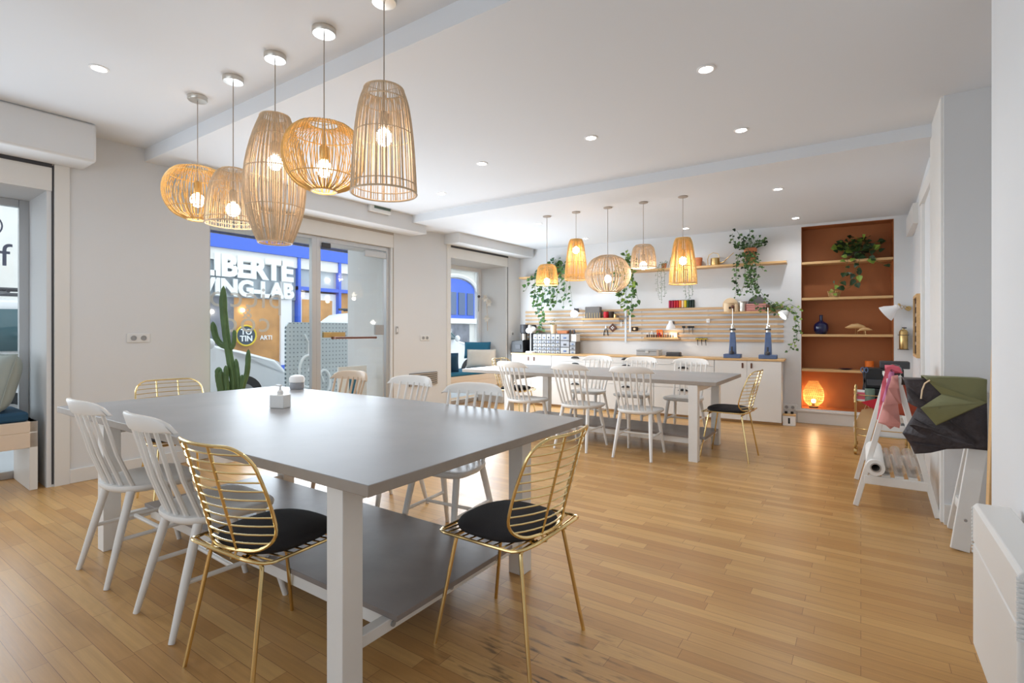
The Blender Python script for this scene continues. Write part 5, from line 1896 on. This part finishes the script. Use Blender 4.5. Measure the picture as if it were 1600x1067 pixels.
# ---------------------------------------------------------------- bar cart
t = thing('bar_cart', 'brass bar cart on casters in front of the terracotta niche', 'cart', (0.17, 6.42, 0))
def oval(hw, hd, z, r=.1):
    return [(x, y, z) for (x, y) in arc(hw - r, hd - r, r, 0, 90) + arc(-hw + r, hd - r, r, 90, 180) + arc(-hw + r, -hd + r, r, 180, 270) + arc(hw - r, -hd + r, r, 270, 360)]
cw_, cd_ = 0.225, 0.20
for sx in (-1, 1):
    for sy in (-1, 1):
        b = MB(); b.lathe([(0.009, 0.075), (0.014, 0.09), (0.011, 0.12), (0.009, 0.14), (0.009, 0.52), (0.014, 0.53), (0.009, 0.55), (0.014, 0.58), (0.009, 0.6), (0.013, 0.64), (0.012, 0.665), (0.004, 0.68)], (sx * .215, sy * .18, 0), 12)
        b.build('post', M['brass'], t)
        b = MB(); b.cyl((sx * .215 - .012, sy * .18 + .02, 0.033), (sx * .215 + .012, sy * .18 + .02, 0.033), 0.032, seg=18)
        b.tube([(sx * .215 + .015, sy * .18 + .02, .033), (sx * .215 + .015, sy * .18, .075), (sx * .215, sy * .18, .08)], .005, 6)
        b.build('caster', M['brass'], t)
for z in (0.20, 0.54):
    b = MB()
    b.loft([oval(cw_, cd_, z - .006), oval(cw_, cd_, z)])
    b.build('tray', M['steel'], t)
    b = MB(); b.tube(oval(cw_ + .002, cd_ + .002, z + .065), .005, 6, closed=True); b.tube(oval(cw_ + .002, cd_ + .002, z), .006, 6, closed=True)
    b.build('gallery_rail', M['brass'], t)
CX, CY = 0.17, 6.42
t = thing('printer', 'black desktop machine standing on the brass cart', 'printer', (0.15, 6.42, 0.541))
MB().box(-.13, -.12, 0, .2, .15, .13).build('lower_body', M['black'], t, bevel=.008)
MB().box(-.13, -.10, .131, .2, .15, .33).build('upper_body', M['black'], t, bevel=.008)
MB().box(-.10, -.13, .16, .02, -.1, .22).build('control_panel', M['dark'], t, bevel=.003)
o = MB().box(-.12, -.1, 0, .12, .1, .07).build('black_case', M['dark'], bevel=.006)
place(o, (0.28, 6.46, 0.8725)); tag(o, 'dark grey case lying on top of the black desktop machine', 'case')
t = thing('small_box', 'clear box with a reddish label at the left of the brass cart top', 'box', (-0.0, 6.29, 0.541))
MB().box(-.045, -.04, 0, .05, .03, .11).build('box_body', M['plain_white'], t, bevel=.003)
MB().box(-.03, -.042, .02, .035, -.0405, .09).build('box_label', M['pink2'], t)
t = thing('ceramic_cup', 'sage green ribbed pot beside the clear box on the cart', 'pot', (0.075, 6.255, 0.541))
b = MB(); b.lathe([(0.04, 0), (0.044, .01), (.04, .03), (.044, .05), (.04, .07), (.044, .09), (.042, .13), (.036, .13), (.034, .02)], seg=24, cap1=False); b.build('pot_body', M['pebble'], t)
t = thing('scissors', 'blue-handled scissors standing left of the black machine on the cart', 'scissors', (0.03, 6.30, 0.655))
b = MB()
for s in (-1, 1): b.tube([(s * .016 + .014 * math.cos(a), 0, .2 + .025 * math.sin(a)) for a in [2 * PI * k / 10 for k in range(10)]], .005, 6, closed=True)
b.build('finger_loops', M['blue_tool'], t)
b = MB()
for s in (-1, 1): b.beam((s * .012, 0, .175), (-s * .012, 0, .0), .012, .004, up=(0, 1, 0))
b.build('blades', M['dark'], t)
t = thing('red_cloth', 'red cloth corner hanging from the cart top', 'cloth', (0.12, 6.2, 0.541))
b = MB(); b.prism([(-.12, 0.0), (.06, .06), (.08, -.10), (.0, -.07)], -.022, -.018, 'y'); b.build('cloth_sheet', M['red'], t)
for (x, y, m_, lab, sx, h) in ((0.05, 6.32, 'kraft', 'kraft paper bag on the lower tray of the cart', .085, .27), (0.02, 6.44, 'plain_white', 'pale crumpled bag at the left of the lower tray', .08, .18)):
    t = thing('paper_bag', lab, 'bag', (x, y, 0.2015))
    b = MB()
    b.loft([[(-sx, -.06, 0), (sx, -.06, 0), (sx, .05, 0), (-sx, .05, 0)], [(-sx * 1.05, -.065, h * .5), (sx, -.06, h * .55), (sx * .95, .05, h * .5), (-sx, .05, h * .5)], [(-sx * .5, -.02, h * .92), (sx * .55, -.025, h), (sx * .5, .01, h), (-sx * .45, .012, h * .92)]])
    b.build('bag_body', M[m_], t, smooth=50)
    MB().tube([(-sx * .3, -.005, h * .9), (0, -.01, h * 1.15), (sx * .3, -.005, h * .95)], .003, 6).build('bag_handle', M['cream_t'], t)
t = thing('paper_box', 'open white box full of upright paper on the lower tray of the cart', 'box', (0.24, 6.38, 0.2015))
b = MB()
for k in range(8):
    b.X = Matrix.Rotation(math.radians(random.uniform(-6, 6)), 4, 'Y')
    b.box(-.11 + k * .028, -.09, .005, -.105 + k * .028, .09, random.uniform(.2, .26))
b.build('paper_sheets', M['paper'], t)
b = MB()
b.box(-.13, -.1, 0, .13, -.095, .12); b.box(-.13, .095, 0, .13, .1, .12); b.box(-.13, -.095, 0, -.125, .095, .12); b.box(.125, -.095, 0, .13, .095, .12); b.box(-.125, -.095, 0, .125, .095, .004)
b.build('box_body', M['plain_white'], t)

# small box by the counter end
t = thing('paper_box', 'small white box with a dark slot and wooden top beside the counter end', 'box', bp_(-0.80, .30, 0), BA)
MB().box(-.075, -.07, 0, .075, .07, .13).build('box_body', M['plain_white'], t, bevel=.006)
MB().box(-.077, -.072, .1305, .077, .072, .148).build('wooden_lid', M['oak'], t, bevel=.004)
MB().box(-.012, -.0715, .03, .012, -.0695, .105).build('slot', M['black'], t)
b = MB()
for x in (-.04, .03): b.cyl((x, .03, .149), (x, .03, .178), .018, seg=14)
b.build('dark_knobs', M['black'], t)

# ---------------------------------------------------------------- cactus in front of the window
cb = (-5.085, 2.53, 0)
t = thing('potted_cactus', 'tall branching cactus in front of the shop window', 'cactus', cb, 0)
b = MB(); b.lathe([(0.13, 0), (0.18, 0.32), (0.19, 0.33), (0.19, 0.36), (0.17, 0.36), (0.165, 0.3)], seg=28)
b.build('pot', M['plain_white'], t)
b = MB(); b.lathe([(0.165, 0.33), (0.001, 0.34)], seg=24); b.build('soil', M['soil'], t)


def cactus_stem(mb, path, r, ribs=5):
    pts = [Vector(p) for p in path]
    n = 22
    fine = []
    m = len(pts) - 1
    for i in range(n + 1):
        u = i / n * m
        k = min(int(u), m - 1)
        f = u - k
        p0, p1, p2, p3 = pts[max(k - 1, 0)], pts[k], pts[k + 1], pts[min(k + 2, m)]
        fine.append(0.5 * ((2 * p1) + (-p0 + p2) * f + (2 * p0 - 5 * p1 + 4 * p2 - p3) * f * f + (-p0 + 3 * p1 - 3 * p2 + p3) * f ** 3))
    seg = ribs * 4
    vs, fs = [], []
    for i, p in enumerate(fine):
        tg = (fine[min(i + 1, n)] - fine[max(i - 1, 0)]).normalized()
        a = tg.cross(Vector((0, 1, 0.01))).normalized()
        b_ = tg.cross(a)
        end = min(1.0, (n - i) / 3.0) ** .6 * (0.75 + .25 * min(1, i / 3))
        for k in range(seg):
            an = 2 * PI * k / seg
            rr = r * end * (1 + .32 * abs(math.cos(an * ribs / 2)) - .16 + .04 * math.sin(i * 2.5))
            vs.append(p + (a * math.cos(an) + b_ * math.sin(an)) * rr)
    for i in range(n):
        for k in range(seg):
            l = (k + 1) % seg
            fs.append((i * seg + k, i * seg + l, (i + 1) * seg + l, (i + 1) * seg + k))
    fs.append(tuple(n * seg + k for k in range(seg)))
    mb.add(vs, fs)


# local axis along the picture: u = right in the photo
ux, uy = math.cos(YAW), math.sin(YAW)
def cp(u, z, d=0): return (u * ux - d * uy, u * uy + d * ux, z)
def cq(px, py, d=0): return cp((px - 350) * .0062, H - (py - 517) * .0062, d)
for k, (path, r) in enumerate((([cp(.05, .33), cq(364, 600), cq(358, 560), cq(352, 520), cq(348, 480), cq(348, 446)], .031),
                               ([cq(352, 541), cq(344, 538), cq(336, 526), cq(331, 502)], .026),
                               ([cq(356, 548), cq(363, 540), cq(365, 528), cq(365, 515)], .017),
                               ([cp(.10, .36), cq(378, 605), cq(385, 580), cq(387, 545)], .022),
                               ([cp(.09, .4), cq(372, 610), cq(370, 580), cq(367, 560)], .016),
                               ([cp(-.02, .36), cq(345, 615), cq(341, 590), cq(341, 573)], .030),
                               ([cp(0, .36, -.05), cq(352, 612, -.04), cq(350, 595, -.05), cq(349, 578, -.05)], .022),
                               ([cp(.03, .36, -.06), cq(358, 612, -.05), cq(357, 590, -.05), cq(356, 570, -.05)], .02),
                               ([cp(.12, .36), cq(376, 612), cq(377, 597), cq(377, 585)], .018))):
    b = MB(); cactus_stem(b, path, r)
    b.build('cactus_stem', M['cactus'], t, smooth=50)

# ---------------------------------------------------------------- the street outside
o = MB().box(-30, -12, -.3, -6.4, 45, -.06).build('street_ground', M['asphalt']); o['kind'] = 'structure'
o = MB().box(-7.9, -12, -.06, -6.05, 45, -.03).build('pavement', M['pavement']); o['kind'] = 'structure'
o = MB().box(-12.95, -12, -.06, -11.6, 45, .02).build('pavement', M['pavement']); o['kind'] = 'structure'

SX = -13.0
t = thing('shop_building', 'white shopfront across the street with blue frames and bold white lettering', 'building', (SX, 0, 0))
def sb(name, x0, y0, z0, x1, y1, z1, m, par=None, bevel=0):
    return MB().box(x0, y0, z0, x1, y1, z1).build(name, m, par or t, bevel=bevel)
sb('facade_wall', -6, -3, -.1, -.6, 12.2, 9, M['cream'])
sb('cornice', -.6, -3, 3.75, .1, 12.2, 4.0, M['cream'])
sb('fascia', -.55, 4.4, 3.30, .05, 11.9, 3.62, M['blue_paint'])
sb('sign_band', -.55, 4.4, 3.0, -.02, 11.9, 3.30, M['cream'])
sb('base_panel', -.5, 4.4, 0, 0.0, 8.45, .32, M['blue_paint'])
sb('left_pillar', -.6, 2.9, 0, .02, 4.4, 3.7, M['cream'])
sb('left_facade', -.6, -3, 0, .0, 2.9, 3.7, M['cream'])
w_ = sb('shop_window', -.2, 4.4, 0.3, -.15, 8.45, 3.0, M['shopglass'])
sb('interior_wall', -.14, 6.75, .32, -.12, 8.0, 2.15, M['shopwood'], w_)
sb('interior_shade', -.14, 4.5, .32, -.12, 6.75, 2.15, M['shopdark'], w_)
sb('pale_pilaster', -.15, 7.98, .3, -.05, 8.3, 2.6, M['plain_white'], w_)
sb('window_post', -.3, 8.45, 0, .03, 8.53, 3.3, M['blue_paint'])
sb('window_post', -.3, 9.80, 0, .03, 9.88, 3.3, M['blue_paint'])
dr_ = sb('shop_door', -.2, 8.53, 0, -.12, 9.80, 2.35, M['plain_white'])
for (a, c_) in ((8.66, 9.08), (9.24, 9.66)):
    sb('door_pane', -.119, a, .9, -.11, c_, 2.15, M['shopwood'], dr_)
sb('transom_bar', -.25, 8.45, 2.40, .02, 11.9, 2.5, M['blue_paint'])
sb('transom_pane', -.2, 8.45, 2.5, -.12, 11.9, 3.3, M['shopglass'])
w2_ = sb('side_window', -.2, 9.88, .3, -.15, 11.9, 2.4, M['shopwood'])
Mr = lambda y, z, x=.0: Matrix.Translation((x, y, z)) @ Matrix.Rotation(PI / 2, 4, 'Z') @ Matrix.Rotation(PI / 2, 4, 'X')
l1 = lettering('sign_lettering', 'LIBERTE', 0.72, M['letters'], Mr(7.08, 2.63, .0), t, depth=.02, off=.036, spacing=0.96)
l2 = lettering('sign_lettering', 'LIVING-LAB', 0.55, M['letters'], Mr(6.90, 2.15, .0), t, depth=.02, off=.028, spacing=1.0)
sb('letter_backing', -.14, 4.4, 2.1, -.1, 8.45, 3.0, M['shopglass'])
bb = MB(); bb.X = Matrix.Translation((.02, 6.99, 1.13)) @ Matrix.Rotation(PI / 2, 4, 'Y'); bb.lathe([(.24, -.02), (.24, 0)], seg=36)
bb.build('round_sign', M['navy_sign'], t)
bb = MB(); bb.tube([(.02, 6.99 + .255 * math.cos(2 * PI * k / 36), 1.13 + .255 * math.sin(2 * PI * k / 36)) for k in range(36)], .022, 8, closed=True)
bb.build('yellow_ring', M['yellow'], t)
lettering('round_sign_lettering', 'TO', .2, M['letters'], Mr(6.99, 1.16, .026), t, depth=.004, off=.006)
lettering('round_sign_lettering', 'TIN', .2, M['letters'], Mr(6.99, .99, .026), t, depth=.004, off=.006)
lettering('shop_lettering', 'ARTI', .16, M['letters'], Mr(7.58, 1.02, -.08), t, depth=.004, off=.003)
for (y, z) in ((6.2, 1.72), (6.95, 1.78), (9.5, 2.75)):
    MB().sphere((-.08, y, z), .05, seg=10, rings=6).build('lit_shop_lamp', M['bulb'], t)
for k in range(4):
    fr = sb('upper_window', -.62, -1.5 + k * 3.4, 4.8, -.57, -.2 + k * 3.4, 7.4, M['plain_white'])
    sb('upper_pane', -.569, -1.4 + k * 3.4, 4.9, -.56, -.3 + k * 3.4, 7.3, M['shopglass'], fr)

t = thing('stone_building', 'pale stone building with an arched blue doorway seen through the far bay', 'building', (SX, 0, 0))
sb2 = lambda n, *a: MB().box(*a[:6]).build(n, a[6], a[7] if len(a) > 7 else t)
sb2('facade_wall', -6, 12.4, -.1, -.5, 40, 9, M['cream'])
pr = MB(); pr.prism([(14.6, 1.75), (16.9, 1.75), (16.9, 2.9)] + [(15.75 + 1.15 * math.cos(math.radians(a)), 2.9 + .45 * math.sin(math.radians(a))) for a in range(10, 180, 17)] + [(14.6, 2.9)], -.5, -.42, 'x')
aw = pr.build('arched_blue_door', M['blue_paint'], t)
for k in range(4):
    sb2('door_panel', -.42, 14.75 + k * .55, 1.9, -.39, 15.15 + k * .55, 2.8, M['blue_tool'], aw)
ar = MB()
ar.tube([(-.4, 15.75 + 1.25 * math.cos(math.radians(a)), 2.9 + .58 * math.sin(math.radians(a))) for a in range(0, 181, 15)], .09, 6)
ar.build('stone_arch', M['cream'], t)
sb2('sill', -.5, 14.3, 1.55, -.3, 17.5, 1.75, M['plain_white'])
sb2('shop_window', -.5, 14.3, .45, -.45, 16.6, 1.52, M['shopdark'])
sb2('cornice', -.5, 12.4, 3.7, -.2, 40, 3.95, M['cream'])
sb2('pilaster', -.5, 17.0, 0, -.38, 17.6, 3.7, M['plain_white'])


def car(loc, rz, label, rack=True):
    t = thing('parked_car', label, 'car', loc, rz, 'white cars parked in the street')
    side = [(-2.15, .35), (-2.2, .75), (-2.12, 1.0), (-1.95, 1.5), (-1.7, 1.66), (-.2, 1.72), (.35, 1.62), (1.05, 1.08), (1.35, 1.0), (1.95, .82), (2.15, .62), (2.2, .35)]
    rings = []
    for (w, sc_) in ((-.86, .93), (-.80, 1.0), (-.4, 1.02), (0, 1.03), (.4, 1.02), (.80, 1.0), (.86, .93)):
        rings.append([(y * (.985 if abs(w) > .8 else 1), w if z < 1.05 else w * .88, .35 + (z - .35) * sc_) for (y, z) in side])
    b = MB(); b.loft(rings); b.build('body', M['car'], t, smooth=50, bevel=.03)
    for s in (-1, 1):
        b = MB()
        b.add([(-1.75, s * .79, 1.08), (-.35, s * .80, 1.06), (-.35, s * .755, 1.58), (-1.55, s * .755, 1.56)], [(0, 1, 2, 3)])
        b.add([(-.28, s * .80, 1.06), (.92, s * .80, 1.10), (.35, s * .755, 1.54), (-.28, s * .755, 1.58)], [(0, 1, 2, 3)])
        o = b.build('side_glass', M['car_glass'], t)
        md = o.modifiers.new('t', 'SOLIDIFY'); md.thickness = .05; md.offset = 0
        MB().sphere((.85, s * .92, 1.12), .10, .7, .6, .8).build('wing_mirror', M['car'], t)
        b = MB(); b.sphere((2.02, s * .62, .70), .15, .9, 1.0, .7); b.build('headlight', M['grey_metal'], t)
        for x in (-1.35, 1.38):
            b = MB()
            b.cyl((x, s * .66, .27), (x, s * .865, .27), .33, seg=28)
            wh = b.build('wheel', M['tyre'], t)
            b = MB(); b.cyl((x, s * .868, .27), (x, s * .88, .27), .2, seg=20); b.build('hub_cap', M['grey_metal'], wh)
    b = MB(); b.add([(.42, -.66, 1.60), (.42, .66, 1.60), (1.02, .72, 1.13), (1.02, -.72, 1.13)], [(0, 1, 2, 3)])
    o = b.build('windscreen', M['car_glass'], t); md = o.modifiers.new('t', 'SOLIDIFY'); md.thickness = .06; md.offset = 0
    if rack:
        b = MB()
        for s in (-.6, .6): b.tube([(-1.5, s, 1.80), (.1, s, 1.82)], .025, 8)
        for x in (-1.3, -.5, .0): b.tube([(x, -.68, 1.78), (x, .68, 1.78)], .02, 6)
        b.build('roof_rack', M['dark'], t)
    return t


cr = car((-9.0, 2.95, -.06), PI / 2, 'white car with a roof rack parked outside the shop window')
dup(cr, (-9.2, 8.9, -.06), PI / 2, 'white car parked further on, seen through the far bay')

t = thing('perforated_panel', 'pale perforated metal panel with a white bicycle drawing outside the glass door', 'panel', (-7.5, 4.66, -.03), PI / 2)
b = MB(); b.prism([(0, 0), (1.25, 0), (1.25, 1.30)] + [(1.25 - .1 + .1 * math.cos(math.radians(a)), 1.32 + .1 * math.sin(math.radians(a))) for a in (0, 30, 60, 90)] + [(.1 + .1 * math.cos(math.radians(a)), 1.32 + .1 * math.sin(math.radians(a))) for a in (90, 120, 150, 180)], -.02, .02, 'y')
b.build('sheet', M['perf'], t)
b = MB()
def P3(x, z): return (x, -.03, z)
for (cx, cz, r) in ((.38, .62, .26), (.68, .42, .2)):
    b.tube([P3(cx + r * .6 * math.cos(2 * PI * k / 24), cz + r * math.sin(2 * PI * k / 24)) for k in range(24)], 0.022, 6, closed=True)
b.tube([P3(.38, .62), P3(.5, .85), P3(.42, 1.05), P3(.32, 1.22)], .014, 6)
b.tube([P3(.5, .85), P3(.68, .42)], .014, 6)
b.box(.38, -.034, .88, .58, -.024, 1.08)
b.build('bicycle_drawing', M['letters'], t)
for x in (.1, 1.1): MB().box(x - .02, .02, 0, x + .02, .05, 1.2).build('post', M['grey_metal'], t)
t = thing('notice_board', 'pale notice sheet with a cyan band at the foot of the glass door', 'notice', fp(-.35, 4.42, 0), FA + PI / 2)
MB().box(-.22, -.015, .0, .22, .015, .78).build('sheet', M['plain_white'], t)
MB().box(-.06, -.018, .05, .05, -.0155, .7).build('cyan_band', M['teal'], t)
